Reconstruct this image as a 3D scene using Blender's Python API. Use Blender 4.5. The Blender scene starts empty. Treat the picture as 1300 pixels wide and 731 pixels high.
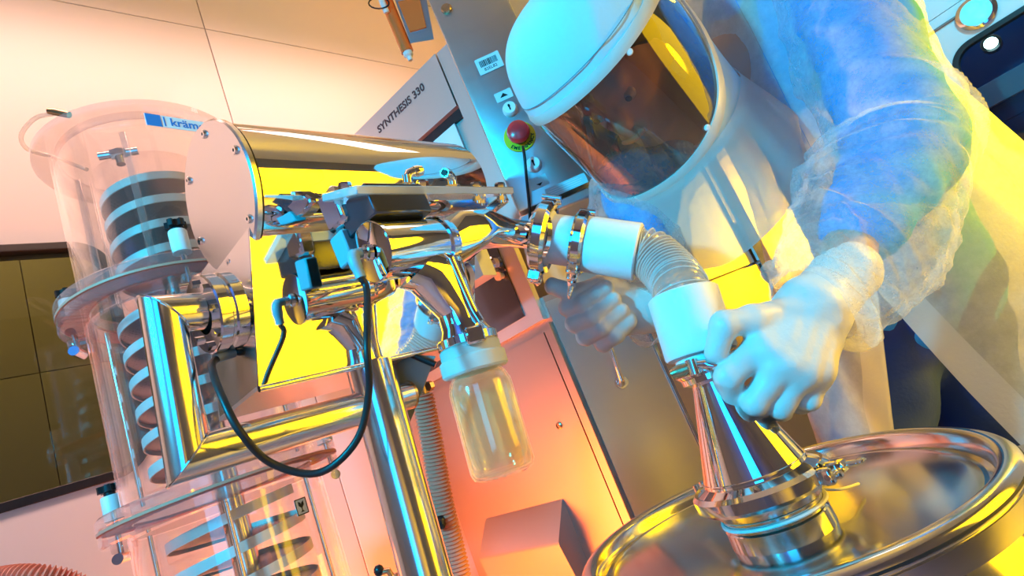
import bpy, bmesh, math, random
import numpy as np
from mathutils import Matrix, Vector
random.seed(5); rng = np.random.default_rng(5)
scene = bpy.context.scene
COL = scene.collection

# ------------------------------------------------------------------ camera
F_PX, PITCH, ROLL, CAM_Z = 697.4, math.radians(13.216), math.radians(22.11), 1.05
_r0 = np.array([1, 0, 0.]); _u0 = np.array([0, -math.sin(PITCH), math.cos(PITCH)])
FW = np.array([0, math.cos(PITCH), math.sin(PITCH)])
RT = _r0*math.cos(ROLL) - _u0*math.sin(ROLL); UP = _u0*math.cos(ROLL) + _r0*math.sin(ROLL)
CAM = np.array([0, 0, CAM_Z])
def W(x, y, d):
    """photo pixel + distance along the view axis -> world point"""
    return CAM + d*(FW + RT*(x-650)/F_PX + UP*(365.5-y)/F_PX)
cd = bpy.data.cameras.new('camera'); cam = bpy.data.objects.new('camera', cd); COL.objects.link(cam)
cd.sensor_width = 36; cd.lens = F_PX/1300*36; cd.clip_start = .02
cam.matrix_world = Matrix(((RT[0], UP[0], -FW[0], 0), (RT[1], UP[1], -FW[1], 0), (RT[2], UP[2], -FW[2], CAM_Z), (0, 0, 0, 1)))
scene.camera = cam

# ------------------------------------------------------------------ world, lights, exposure
wd = bpy.data.worlds.new('world'); scene.world = wd; wd.use_nodes = True
wd.node_tree.nodes['Background'].inputs[0].default_value = (.8, .7, .7, 1)
wd.node_tree.nodes['Background'].inputs[1].default_value = .02
vs = scene.view_settings
vs.view_transform = 'Standard'; vs.look = 'None'; vs.gamma = 1; vs.exposure = -0.25; vs.use_curve_mapping = False
cy = scene.cycles
cy.use_denoising = True; cy.max_bounces = 12; cy.transparent_max_bounces = 40; cy.transmission_bounces = 10
cy.glossy_bounces = 6; cy.diffuse_bounces = 4; cy.caustics_reflective = False; cy.caustics_refractive = False
cy.sample_clamp_indirect = 4.0; cy.sample_clamp_direct = 0

A_ = np.array([math.sqrt(.5), math.sqrt(.5), 0]); B_ = np.array([-math.sqrt(.5), math.sqrt(.5), 0]); Z_ = np.array([0, 0, 1.])
def UVZ(u, v, z): return u*A_ + v*B_ + z*Z_
def light(name, kind, loc, target, color, power, **k):
    l = bpy.data.lights.new(name, kind); l.color = color; l.energy = power
    for a, b in k.items(): setattr(l, a, b)
    o = bpy.data.objects.new(name, l); COL.objects.link(o); o.location = loc
    d = Vector(target) - Vector(loc); o.rotation_euler = d.to_track_quat('-Z', 'Y').to_euler()
    return o
PEACH, ORANGE, CYAN, YELLOW = (1, .50, .38), (1, .17, .015), (.0, .70, 1), (1, .60, .0)
R_ = math.radians
light('peach_wall_wash', 'AREA', UVZ(.1, 1.05, 3.0), UVZ(.1, 1.55, 1.3), (1, .56, .44), 23, shape='RECTANGLE', size=2.8, size_y=.25, spread=R_(80))
light('cyan_gel_lamp', 'SPOT', (-.90, -.40, 1.72), (.12, .75, 1.28), (0, .60, 1), 190, spot_size=R_(84), spot_blend=.6, shadow_soft_size=.06)
light('cyan_gel_softbox', 'AREA', (-.22, -.85, 1.30), (.05, .7, 1.15), (0, .48, 1), 8, shape='RECTANGLE', size=.5, size_y=1.3)
light('yellow_gel_softbox', 'AREA', UVZ(1.55, -1.80, 1.15), (.5, .8, 1.0), YELLOW, 38, shape='RECTANGLE', size=1.9, size_y=2.0, spread=R_(130))
light('yellow_back_lamp', 'SPOT', UVZ(2.5, -.35, 2.5), (.8, 1.0, 1.2), YELLOW, 90, spot_size=R_(60), spot_blend=.5, shadow_soft_size=.12)
light('yellow_ceiling_wash', 'SPOT', (1.3, .1, 2.1), (.8, .9, 3.1), (1, .60, .02), 40, spot_size=R_(100), spot_blend=.8, shadow_soft_size=.2)
light('orange_floor_lamp', 'AREA', UVZ(.02, 1.40, .55), UVZ(.95, 1.12, .85), ORANGE, 10, shape='RECTANGLE', size=.4, size_y=.8, spread=R_(100))
light('orange_wall_lamp', 'SPOT', UVZ(.42, 1.33, .25), UVZ(.70, 1.55, 1.05), ORANGE, 95, spot_size=R_(90), spot_blend=.8, shadow_soft_size=.08)
light('orange_high_lamp', 'SPOT', UVZ(1.9, .9, 2.75), UVZ(1.35, 1.55, 2.75), (1, .25, .04), 10, spot_size=R_(90), spot_blend=.9, shadow_soft_size=.05)
light('added_yellow_gown_spot', 'SPOT', (1.75, .35, 1.45), (.85, 1.0, 1.05), (1, .58, 0), 330, spot_size=R_(60), spot_blend=.6, shadow_soft_size=.1)  # extra unseen spot, added to turn the gown's right side yellow
light('added_blue_wall_wash', 'AREA', UVZ(-1.25, -.8, 2.9), UVZ(-1.7, -.8, 1.2), (0, .22, 1), 26, shape='RECTANGLE', size=1.2, size_y=.2, spread=R_(110))  # added wash behind the camera, for blue in the steel reflections
light('added_far_room_light', 'POINT', UVZ(3.9, -.1, 2.5), (0, 0, 0), (.05, .4, 1), 9, shadow_soft_size=.05)  # no lamp body; added to light the far room's blue walls
light('added_yellow_floor_spot', 'SPOT', (1.8, .3, 1.7), (1.9, .8, 0), YELLOW, 420, spot_size=R_(85), spot_blend=.6, shadow_soft_size=.1)  # spot added on the unseen floor, for yellow reflections in the drum
light('added_yellow_wall_wash', 'SPOT', UVZ(-.4, -1.0, .5), UVZ(-.9, -1.9, .65), (1, .55, 0), 160, spot_size=R_(100), spot_blend=.7, shadow_soft_size=.1)  # spot added behind the camera, for gold in the press door's reflection
light('ceiling_light', 'AREA', UVZ(1.35, .40, 3.05), UVZ(1.35, .40, 0), (1, .93, .9), 3, shape='RECTANGLE', size=1.2, size_y=.25)
light('corridor_light', 'AREA', UVZ(-.1, 2.1, 2.9), UVZ(-.1, 2.3, 0), (1, .72, .22), 7, shape='RECTANGLE', size=1.0, size_y=.4)
light('cyan_wall_lamp', 'SPOT', UVZ(2.6, -.5, 2.5), UVZ(3.4, -.1, 1.9), (.0, .65, 1), 60, spot_size=R_(80), spot_blend=.5, shadow_soft_size=.05)

# ------------------------------------------------------------------ materials
def _n(nt, t, **k):
    n = nt.nodes.new(t)
    for a, b in k.items(): setattr(n, a, b)
    return n
def mat(name, color, rough=.5, metal=0., spec=.5, trans=0., ior=1.45, coat=0., bump=0., bscale=50., rvar=0., cvar=0., cscale=8., sss=0., emit=None, stretch=None, translucent=0., alpha_mix=0., mottle=0.):
    m = bpy.data.materials.new(name); m.use_nodes = True; nt = m.node_tree; p = nt.nodes['Principled BSDF']; out = nt.nodes['Material Output']
    p.inputs['Base Color'].default_value = (*color, 1); p.inputs['Roughness'].default_value = rough; p.inputs['Metallic'].default_value = metal
    p.inputs['Specular IOR Level'].default_value = spec; p.inputs['Transmission Weight'].default_value = trans; p.inputs['IOR'].default_value = ior
    p.inputs['Coat Weight'].default_value = coat
    if sss: p.inputs['Subsurface Weight'].default_value = sss; p.inputs['Subsurface Radius'].default_value = (.02, .02, .02)
    tc = _n(nt, 'ShaderNodeTexCoord'); mp = _n(nt, 'ShaderNodeMapping'); nt.links.new(tc.outputs['Object'], mp.inputs['Vector'])
    if stretch: mp.inputs['Scale'].default_value = stretch
    if bump or rvar:
        nz = _n(nt, 'ShaderNodeTexNoise'); nz.inputs['Scale'].default_value = bscale; nz.inputs['Detail'].default_value = 4
        nt.links.new(mp.outputs[0], nz.inputs['Vector'])
        if bump:
            b = _n(nt, 'ShaderNodeBump'); b.inputs['Strength'].default_value = bump; b.inputs['Distance'].default_value = .004
            nt.links.new(nz.outputs['Fac'], b.inputs['Height']); nt.links.new(b.outputs[0], p.inputs['Normal'])
        if rvar:
            mr = _n(nt, 'ShaderNodeMapRange'); mr.inputs['To Min'].default_value = max(0, rough-rvar); mr.inputs['To Max'].default_value = rough+rvar
            nt.links.new(nz.outputs['Fac'], mr.inputs['Value']); nt.links.new(mr.outputs[0], p.inputs['Roughness'])
    if cvar:
        n2 = _n(nt, 'ShaderNodeTexNoise'); n2.inputs['Scale'].default_value = cscale; n2.inputs['Detail'].default_value = 5
        nt.links.new(mp.outputs[0], n2.inputs['Vector'])
        mx = _n(nt, 'ShaderNodeMix', data_type='RGBA'); mx.inputs[6].default_value = (*color, 1); mx.inputs[7].default_value = (*[c*(1-cvar) for c in color], 1)
        nt.links.new(n2.outputs['Fac'], mx.inputs[0]); nt.links.new(mx.outputs[2], p.inputs['Base Color'])
    if emit: p.inputs['Emission Color'].default_value = (*emit[0], 1); p.inputs['Emission Strength'].default_value = emit[1]
    last = p.outputs[0]
    if translucent:
        t = _n(nt, 'ShaderNodeBsdfTranslucent'); t.inputs[0].default_value = (*color, 1)
        ms = _n(nt, 'ShaderNodeMixShader'); ms.inputs[0].default_value = translucent
        nt.links.new(last, ms.inputs[1]); nt.links.new(t.outputs[0], ms.inputs[2]); last = ms.outputs[0]
    if alpha_mix:
        t = _n(nt, 'ShaderNodeBsdfTransparent'); ms = _n(nt, 'ShaderNodeMixShader'); ms.inputs[0].default_value = alpha_mix
        nt.links.new(last, ms.inputs[1]); nt.links.new(t.outputs[0], ms.inputs[2]); last = ms.outputs[0]
    if mottle and alpha_mix:
        n3 = _n(nt, 'ShaderNodeTexNoise'); n3.inputs['Scale'].default_value = 38; n3.inputs['Detail'].default_value = 8; n3.inputs['Roughness'].default_value = .75
        nt.links.new(mp.outputs[0], n3.inputs['Vector']); mr = _n(nt, 'ShaderNodeMapRange'); mr.inputs['From Min'].default_value = .3; mr.inputs['From Max'].default_value = .7
        mr.inputs['To Min'].default_value = alpha_mix-mottle; mr.inputs['To Max'].default_value = alpha_mix+mottle
        nt.links.new(n3.outputs['Fac'], mr.inputs['Value']); nt.links.new(mr.outputs[0], ms.inputs[0])
    nt.links.new(last, out.inputs['Surface'])
    return m
def clear(name, tint=(.97, .97, .97), rough=.02, haze=.0, refl=.5, hazecol=(1, 1, 1)):
    """clear plastic / glass sheet: transparent body, Fresnel gloss, a little milky haze"""
    m = bpy.data.materials.new(name); m.use_nodes = True; nt = m.node_tree; nt.nodes.remove(nt.nodes['Principled BSDF']); out = nt.nodes['Material Output']
    t = _n(nt, 'ShaderNodeBsdfTransparent'); t.inputs[0].default_value = (*tint, 1)
    last = t.outputs[0]
    if haze:
        d = _n(nt, 'ShaderNodeBsdfDiffuse'); d.inputs[0].default_value = (*hazecol, 1)
        tr = _n(nt, 'ShaderNodeBsdfTranslucent'); tr.inputs[0].default_value = (*hazecol, 1)
        m2 = _n(nt, 'ShaderNodeMixShader'); m2.inputs[0].default_value = .5
        nt.links.new(d.outputs[0], m2.inputs[1]); nt.links.new(tr.outputs[0], m2.inputs[2])
        ms = _n(nt, 'ShaderNodeMixShader'); ms.inputs[0].default_value = haze
        nt.links.new(last, ms.inputs[1]); nt.links.new(m2.outputs[0], ms.inputs[2]); last = ms.outputs[0]
    g = _n(nt, 'ShaderNodeBsdfGlossy'); g.inputs['Roughness'].default_value = rough; g.inputs['Color'].default_value = (refl*2, refl*2, refl*2, 1)
    fr_ = _n(nt, 'ShaderNodeFresnel'); ge = _n(nt, 'ShaderNodeNewGeometry'); mr = _n(nt, 'ShaderNodeMapRange'); mr.inputs['To Min'].default_value = 1.49; mr.inputs['To Max'].default_value = 1/1.49
    nt.links.new(ge.outputs['Backfacing'], mr.inputs['Value']); nt.links.new(mr.outputs[0], fr_.inputs['IOR'])   # a thin sheet reflects alike from both sides
    ms = _n(nt, 'ShaderNodeMixShader'); nt.links.new(fr_.outputs[0], ms.inputs[0]); nt.links.new(last, ms.inputs[1]); nt.links.new(g.outputs[0], ms.inputs[2])
    nt.links.new(ms.outputs[0], out.inputs['Surface'])
    return m
def perforated(name, color, hole, scale, rough=.25):
    m = mat(name, color, rough, 1.0); nt = m.node_tree; p = nt.nodes['Principled BSDF']
    tc = [n for n in nt.nodes if n.type == 'TEX_COORD'][0]
    v = _n(nt, 'ShaderNodeTexVoronoi'); v.inputs['Scale'].default_value = scale; v.inputs['Randomness'].default_value = .25
    nt.links.new(tc.outputs['Object'], v.inputs['Vector'])
    mr = _n(nt, 'ShaderNodeMath', operation='LESS_THAN'); mr.inputs[1].default_value = .24
    nt.links.new(v.outputs['Distance'], mr.inputs[0])
    t = _n(nt, 'ShaderNodeBsdfTransparent'); t.inputs[0].default_value = (*hole, 1)
    ms = _n(nt, 'ShaderNodeMixShader'); nt.links.new(mr.outputs[0], ms.inputs[0]); nt.links.new(p.outputs[0], ms.inputs[1]); nt.links.new(t.outputs[0], ms.inputs[2])
    nt.links.new(ms.outputs[0], nt.nodes['Material Output'].inputs['Surface'])
    return m
M = dict(
    wall=mat('wall_paint', (.86, .80, .80), .38, cvar=.03, cscale=2, bump=.02, bscale=120),
    walldark=mat('darkened_wall_paint', (.22, .22, .25), .45, cvar=.05, cscale=2),  # unseen walls darkened on purpose, for darker bands in steel reflections
    seam=mat('joint_sealant', (.28, .20, .19), .7),
    olive=mat('corridor_paint', (.52, .47, .28), .5, cvar=.08, cscale=2),
    floor=mat('floor_vinyl', (.58, .55, .52), .35, cvar=.1),
    ceil=mat('ceiling_paint', (.85, .84, .82), .6),
    gasket=mat('black_gasket', (.012, .012, .014), .45),
    mirror=mat('polished_steel', (.86, .85, .84), .035, 1.0, rvar=.02, bscale=14),
    satin=mat('satin_steel', (.84, .82, .80), .24, 1.0, rvar=.04, bscale=40, stretch=(1, .06, 1)),
    chrome=mat('turned_steel', (.83, .83, .84), .09, 1.0, rvar=.03, bscale=30),
    tube=mat('ground_steel_tube', (.82, .81, .80), .16, 1.0, rvar=.05, bscale=60, stretch=(1, 1, .05)),
    brushed=mat('brushed_steel', (.72, .71, .70), .30, 1.0, rvar=.02, bscale=40, stretch=(1, 1, .06)),
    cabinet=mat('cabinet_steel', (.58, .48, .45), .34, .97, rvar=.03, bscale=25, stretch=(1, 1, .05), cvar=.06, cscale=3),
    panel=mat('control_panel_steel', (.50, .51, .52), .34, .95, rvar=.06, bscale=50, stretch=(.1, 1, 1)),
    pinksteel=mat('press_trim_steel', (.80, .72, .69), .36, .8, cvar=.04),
    drum=mat('drum_steel', (.78, .76, .73), .13, 1.0, rvar=.04, bscale=20),
    lid=mat('drum_lid_steel', (.62, .62, .62), .17, 1.0, rvar=.05, bscale=10, bump=.03),
    black=mat('black_plastic', (.012, .012, .014), .3),
    rubber=mat('black_rubber', (.015, .015, .017), .42),
    dark=mat('dark_box_steel', (.16, .17, .20), .18, .9),
    ptfe=mat('white_plastic', (.90, .91, .90), .42, sss=.15),
    acetal=mat('white_spacer_plastic', (.92, .93, .92), .35, translucent=.25),
    acrylic=clear('clear_acrylic', (.96, .94, .93), .03, .016, .8),
    acrylic_thick=clear('clear_acrylic_plate', (.90, .87, .86), .04, .10, .6),
    acrylic_ice=clear('frosted_acrylic_plate', (.8, .9, .9), .12, .62, .6),
    glass=clear('window_glass', (.88, .88, .86), .01, .0, .5),
    visor=clear('visor_film', (.52, .40, .33), .03, .02, 1.0),
    pvc=clear('clear_hose_plastic', (.80, .80, .76), .10, .30, .8),
    jar=clear('jar_plastic', (.96, .94, .82), .10, .13, .9, (1, .90, .60)),  # yellow tint and haze stand for the yellow light on the jar
    jarlid=mat('jar_lid_plastic', (.92, .91, .86), .4, translucent=.45),
    granul=mat('bead_grains', (.86, .8, .62), .6),
    track=perforated('perforated_track_steel', (.30, .27, .29), (.75, .75, .75), 150, .3),
    lip=mat('track_edge_steel', (.80, .80, .80), .35, .3),
    redbtn=mat('red_button', (.95, .03, .04), .3, coat=.4),
    yel=mat('yellow_print', (.85, .68, .02), .5),
    ink=mat('black_ink', (.01, .01, .01), .6),
    txt=mat('dark_red_ink', (.10, .03, .03), .6),
    blue=mat('blue_print', (.01, .22, .62), .5),
    whitep=mat('white_print', (.88, .9, .92), .5),
    labelp=mat('pale_blue_label', (.50, .74, .80), .5),
    amber=mat('orange_lit_steel', (.80, .16, .03), .35, coat=.3),  # orange light on strut and bracket steel, put into the colour
    hosepink=mat('pink_hose_plastic', (.88, .36, .24), .45, translucent=.3),
    gown=mat('gown_fleece', (.93, .93, .91), .85, translucent=.45, alpha_mix=.70, bump=.15, bscale=260, mottle=.14),
    gownbody=mat('gown_body_fleece', (.93, .92, .88), .85, translucent=.5, alpha_mix=.38, bump=.15, bscale=260, mottle=.10),
    band=mat('gown_hem', (.93, .93, .91), .85, translucent=.4, alpha_mix=.25, bump=.2, bscale=200),
    hood=mat('hood_fleece', (.58, .83, .90), .8, translucent=.08, bump=.12, bscale=140, cvar=.04, cscale=14),  # base colour pushed towards the cyan light falling on the dome
    hoodframe=mat('hood_frame_film', (.92, .90, .84), .38, translucent=.4, alpha_mix=.06),
    drape=mat('hood_drape_film', (.80, .79, .75), .42, translucent=.45, alpha_mix=.22, bump=.1, bscale=40),
    scrubs=mat('blue_scrubs', (.03, .30, .78), .85, bump=.2, bscale=180),
    trousers=mat('navy_trousers', (.008, .035, .20), .7, bump=.15, bscale=160),
    glove=mat('latex_glove', (.86, .83, .78), .40, translucent=.12, sss=.1, bump=.35, bscale=55),
    stitch=mat('stitch_thread', (.16, .30, .36), .7),
    skin=mat('skin', (.50, .30, .22), .5, sss=.1),
    hair=mat('dark_hair', (.03, .02, .015), .6),
    eye=mat('eye_white', (.42, .34, .30), .2),
    plug=mat('grey_blue_plug', (.28, .42, .48), .4),
    pin=mat('brass_fitting', (.55, .36, .2), .25, .9),
    grey=mat('grey_laminate', (.30, .33, .34), .5),
    lampglass=mat('lamp_lens', (.3, .85, 1), .3, emit=((.05, .7, .9), 1.2)),
    lamphot=mat('lamp_bulb', (1, 1, 1), .3, emit=((.5, .95, 1), 25)),
    bluewall=mat('blue_room_paint', (.02, .10, .26), .5),
)

# ------------------------------------------------------------------ geometry helpers
I4 = Matrix.Identity(4)
WM = {}
def V3(p): return Vector((float(p[0]), float(p[1]), float(p[2])))
def frame(o, z, x=None):
    """matrix at o with local z along z (and x as near as can be to x)"""
    z = V3(z).normalized(); x = V3(x) if x is not None else (Vector((0, 0, 1)) if abs(z.z) < .95 else Vector((1, 0, 0)))
    x = (x - z*x.dot(z)).normalized(); y = z.cross(x)
    return Matrix(((x.x, y.x, z.x, o[0]), (x.y, y.y, z.y, o[1]), (x.z, y.z, z.z, o[2]), (0, 0, 0, 1)))
def T(x, y, z): return Matrix.Translation((x, y, z))
def cat_(*gs):
    v, f = [], []
    for gv, gf in gs:
        k = len(v); v += [tuple(map(float, p)) for p in gv]; f += [tuple(i+k for i in q) for q in gf]
    return v, f
def xf(g, m): return [tuple(m @ Vector(p)) for p in g[0]], g[1]
def from_bm(bm):
    bm.verts.index_update(); v = [tuple(x.co) for x in bm.verts]; f = [tuple(q.index for q in p.verts) for p in bm.faces]; bm.free(); return v, f
def box(sx, sy, sz, bev=0., c=(0, 0, 0), seg=1):
    bm = bmesh.new(); bmesh.ops.create_cube(bm, size=1)
    for v in bm.verts: v.co = Vector((v.co.x*sx+c[0], v.co.y*sy+c[1], v.co.z*sz+c[2]))
    if bev: bmesh.ops.bevel(bm, geom=bm.edges[:], offset=bev, segments=seg, affect='EDGES', profile=.5)
    return from_bm(bm)
def lathe(prof, seg=48, close=False, a0=0., a1=2*math.pi):
    v, f = [], []; full = abs(a1-a0-2*math.pi) < 1e-6; n = seg if full else seg+1
    for i in range(n):
        t = a0+(a1-a0)*i/seg
        for r, z in prof: v.append((r*math.cos(t), r*math.sin(t), z))
    k = len(prof)
    for i in range(seg):
        j = (i+1) % n
        for q in range(k if close else k-1):
            w = (q+1) % k; f.append((i*k+q, j*k+q, j*k+w, i*k+w))
    return v, f
def solid(prof, seg=48):
    """lathe closed on the axis at both ends"""
    return lathe([(1e-4, prof[0][1])]+list(prof)+[(1e-4, prof[-1][1])], seg)
def ring(ri, ro, z0, z1, seg=64, b=.0):
    if b: return lathe([(ri, z0), (ro-b, z0), (ro, z0+b), (ro, z1-b), (ro-b, z1), (ri, z1)], seg, True)
    return lathe([(ri, z0), (ro, z0), (ro, z1), (ri, z1)], seg, True)
def path_frames(P):
    P = np.asarray(P, float); n = len(P); Tn = np.gradient(P, axis=0); Tn /= np.linalg.norm(Tn, axis=1)[:, None]
    u = np.cross(Tn[0], [0, 0, 1.]);
    if np.linalg.norm(u) < .1: u = np.cross(Tn[0], [1., 0, 0])
    u /= np.linalg.norm(u); Us = [u]
    for i in range(1, n):
        u = Us[-1] - Tn[i]*(Us[-1] @ Tn[i]); Us.append(u/np.linalg.norm(u))
    Us = np.array(Us); return P, Tn, Us, np.cross(Tn, Us)
def spline(pts, n=40):
    """Catmull-Rom through pts"""
    P = [np.asarray(p, float) for p in pts]; P = [2*P[0]-P[1]]+P+[2*P[-1]-P[-2]]; out = []; m = len(P)-3
    for i in range(n+1):
        t = i/n*m; k = min(int(t), m-1); t -= k; a, b, c, d = P[k:k+4]
        out.append(.5*((2*b)+(c-a)*t+(2*a-5*b+4*c-d)*t*t+(3*b-a-3*c+d)*t**3))
    return np.array(out)
def tube(P, r, seg=16, caps=True, disp=None):
    P, Tn, Us, Vs = path_frames(P); n = len(P); r = np.broadcast_to(np.asarray(r, float), (n,)); v = []
    for i in range(n):
        for j in range(seg):
            a = 2*math.pi*j/seg; rr = r[i] + (disp(i/(n-1), a) if disp else 0)
            v.append(P[i]+rr*(math.cos(a)*Us[i]+math.sin(a)*Vs[i]))
    f = [(i*seg+j, i*seg+(j+1) % seg, (i+1)*seg+(j+1) % seg, (i+1)*seg+j) for i in range(n-1) for j in range(seg)]
    if caps: f += [tuple(range(seg))[::-1], tuple(range((n-1)*seg, n*seg))]
    return v, f
def prism(poly, h, z0=0.):
    n = len(poly); v = [(x, y, z0) for x, y in poly]+[(x, y, z0+h) for x, y in poly]
    return v, [tuple(range(n))[::-1], tuple(range(n, 2*n))]+[(i, (i+1) % n, n+(i+1) % n, n+i) for i in range(n)]
def hull8(b4, t4):
    v = list(b4)+list(t4); return v, [(0, 3, 2, 1), (4, 5, 6, 7), (0, 1, 5, 4), (1, 2, 6, 5), (2, 3, 7, 6), (3, 0, 4, 7)]
def rrect(w, h, r, n=8, c=(0, 0)):
    p = []
    for cx, cy_, a in ((w/2-r, h/2-r, 0), (-w/2+r, h/2-r, 90), (-w/2+r, -h/2+r, 180), (w/2-r, -h/2+r, 270)):
        for i in range(n+1):
            t = math.radians(a+90*i/n); p.append((c[0]+cx+r*math.cos(t), c[1]+cy_+r*math.sin(t)))
    return p
def plate(outer, holes, th, bev=0.):
    """flat sheet in local xy with holes, thickness th centred on z=0"""
    cu = bpy.data.curves.new('tmp', 'CURVE'); cu.dimensions = '2D'; cu.fill_mode = 'BOTH'; cu.extrude = th/2-bev; cu.bevel_depth = bev; cu.resolution_u = 1
    for pl in [outer]+list(holes):
        s = cu.splines.new('POLY'); s.points.add(len(pl)-1); s.use_cyclic_u = True
        for i, (x, y) in enumerate(pl): s.points[i].co = (x, y, 0, 1)
    ob = bpy.data.objects.new('tmp', cu); me = bpy.data.meshes.new_from_object(ob)
    g = [tuple(v.co) for v in me.vertices], [tuple(p.vertices) for p in me.polygons]
    bpy.data.objects.remove(ob); bpy.data.curves.remove(cu); bpy.data.meshes.remove(me); return g
def text(s, size, th=.0004, bold=0.):
    cu = bpy.data.curves.new('tmp', 'FONT'); cu.body = s; cu.size = size; cu.extrude = th; cu.align_x = 'CENTER'; cu.align_y = 'CENTER'; cu.offset = bold; cu.resolution_u = 3
    ob = bpy.data.objects.new('tmp', cu); me = bpy.data.meshes.new_from_object(ob)
    g = [tuple(v.co) for v in me.vertices], [tuple(p.vertices) for p in me.polygons]
    bpy.data.objects.remove(ob); bpy.data.curves.remove(cu); bpy.data.meshes.remove(me); return g
def mesh(name, g, m, ang=38):
    me = bpy.data.meshes.new(name); me.from_pydata([tuple(map(float, p)) for p in g[0]], [], [tuple(map(int, q)) for q in g[1]])
    bm = bmesh.new(); bm.from_mesh(me); bmesh.ops.remove_doubles(bm, verts=bm.verts, dist=1e-6); bmesh.ops.recalc_face_normals(bm, faces=bm.faces); bm.to_mesh(me); bm.free()
    me.shade_smooth()
    if ang < 180: me.set_sharp_from_angle(angle=math.radians(ang))
    me.materials.append(M[m] if isinstance(m, str) else m); return me
def put(name, me, parent=None, mw=I4):
    o = bpy.data.objects.new(name, me); COL.objects.link(o); WM[o.name] = mw.copy()
    if parent is not None: o.parent = parent; o.matrix_basis = WM[parent.name].inverted() @ mw
    else: o.matrix_basis = mw
    return o
def part(name, g, m, parent=None, mw=I4, ang=38): return put(name, mesh(name, g, m, ang), parent, mw)
def tag(o, label=None, cat=None, group=None, kind=None):
    for k, v in (('label', label), ('category', cat), ('group', group), ('kind', kind)):
        if v: o[k] = v
    return o
def thing(name, label, cat, loc, group=None):
    o = put(name, None, None, Matrix.Translation(V3(loc))); o.empty_display_size = .05; return tag(o, label, cat, group)
def struct(name, g, m, mw=I4, ang=38): return tag(part(name, g, m, None, mw, ang), kind='structure')
def plane_hit(px, py, p0, n):
    r = W(px, py, 1.)-CAM; k = ((np.asarray(p0)-CAM) @ n)/(r @ n); return CAM+k*r
def smin(a, b, k):
    h = np.clip(.5+.5*(b-a)/k, 0, 1); return b*(1-h)+a*h-k*h*(1-h)
def caps_sdf(segs, k):
    def fn(P):
        d = None
        for a, b, ra, rb in segs:
            a = np.asarray(a); ab = np.asarray(b)-a; t = np.clip(((P-a) @ ab)/max(ab @ ab, 1e-9), 0, 1)
            e = np.linalg.norm(P-a-t[..., None]*ab, axis=-1)-(ra+(rb-ra)*t)
            d = e if d is None else smin(d, e, k)
        return d
    return fn
def sdf_mesh(fn, lo, hi, h):
    """naive surface nets"""
    ax = [np.arange(l, u+h, h) for l, u in zip(lo, hi)]; G = np.stack(np.meshgrid(*ax, indexing='ij'), -1); Fv = fn(G); ins = Fv < 0
    nx, ny, nz = [s-1 for s in Fv.shape]; acc = np.zeros((nx, ny, nz, 3)); cnt = np.zeros((nx, ny, nz))
    def sub(Aa, i, j, k): return Aa[i:i+nx, j:j+ny, k:k+nz]
    cor = [(i, j, k) for i in (0, 1) for j in (0, 1) for k in (0, 1)]
    for c0 in cor:
        for axs in range(3):
            if c0[axs]: continue
            c1 = tuple(c0[q]+(q == axs) for q in range(3)); f0, f1 = sub(Fv, *c0), sub(Fv, *c1); mk = sub(ins, *c0) != sub(ins, *c1)
            t = np.where(mk, f0/np.where(mk, f0-f1, 1), 0); p = sub(G, *c0)+t[..., None]*(sub(G, *c1)-sub(G, *c0)); acc += p*mk[..., None]; cnt += mk
    idx = -np.ones((nx, ny, nz), int); sel = cnt > 0; idx[sel] = np.arange(sel.sum()); Vv = acc[sel]/cnt[sel][:, None]; Fc = []
    for axs in range(3):
        o1, o2 = [q for q in range(3) if q != axs]; s0 = [slice(1, n) for n in (nx, ny, nz)]; s0[axs] = slice(0, (nx, ny, nz)[axs])
        a = ins[tuple(s0)]; s1 = list(s0); s1[axs] = slice(1, (nx, ny, nz)[axs]+1); bq = ins[tuple(s1)]; e = np.argwhere(a != bq); e = e+[0 if q == axs else 1 for q in range(3)]
        fl = ins[tuple(e.T)]
        def cid(d1, d2):
            k = e.copy(); k[:, o1] -= d1; k[:, o2] -= d2; return idx[tuple(k.T)]
        q = np.stack([cid(0, 0), cid(1, 0), cid(1, 1), cid(0, 1)], -1); q[fl] = q[fl][:, ::-1]; Fc.append(q)
    return Vv.tolist(), np.concatenate(Fc).tolist()
def lerp(a, b, t): return np.asarray(a)*(1-t)+np.asarray(b)*t

# ------------------------------------------------------------------ the room
ROOM_H = 3.1; VL, VR, UF, UB = 1.55, -1.9, -1.7, 3.4
def wall_frame(o, along, out): return frame(o, out, along)       # local x along the wall, y = up, z = out of the wall
def panel_wall(name, mw, seams_x, seams_y, win, pm='wall', gap=.006, th=.02):
    """wall = dark backing with proud panels; win = (x0, x1, y0, y1, r) opening"""
    x0, x1, y0, y1 = seams_x[0], seams_x[-1], seams_y[0], seams_y[-1]
    rect = lambda a, b, c, d: [(a, c), (b, c), (b, d), (a, d)]
    hole = [rrect(win[1]-win[0], win[3]-win[2], win[4], 10, ((win[0]+win[1])/2, (win[2]+win[3])/2))] if win else []
    back = struct(name, plate(rect(x0, x1, y0, y1), hole, .04), 'seam', mw @ T(0, 0, -.042))
    for i in range(len(seams_x)-1):
        for j in range(len(seams_y)-1):
            a, b, c, d = seams_x[i]+gap/2, seams_x[i+1]-gap/2, seams_y[j]+gap/2, seams_y[j+1]-gap/2
            h = hole if win and a < win[0] and b > win[1] and c < win[2] and d > win[3] else []
            part('wall_panel', plate(rect(a, b, c, d), h, th, .0015), pm, back, mw @ T(0, 0, -th/2))
    return back
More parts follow.
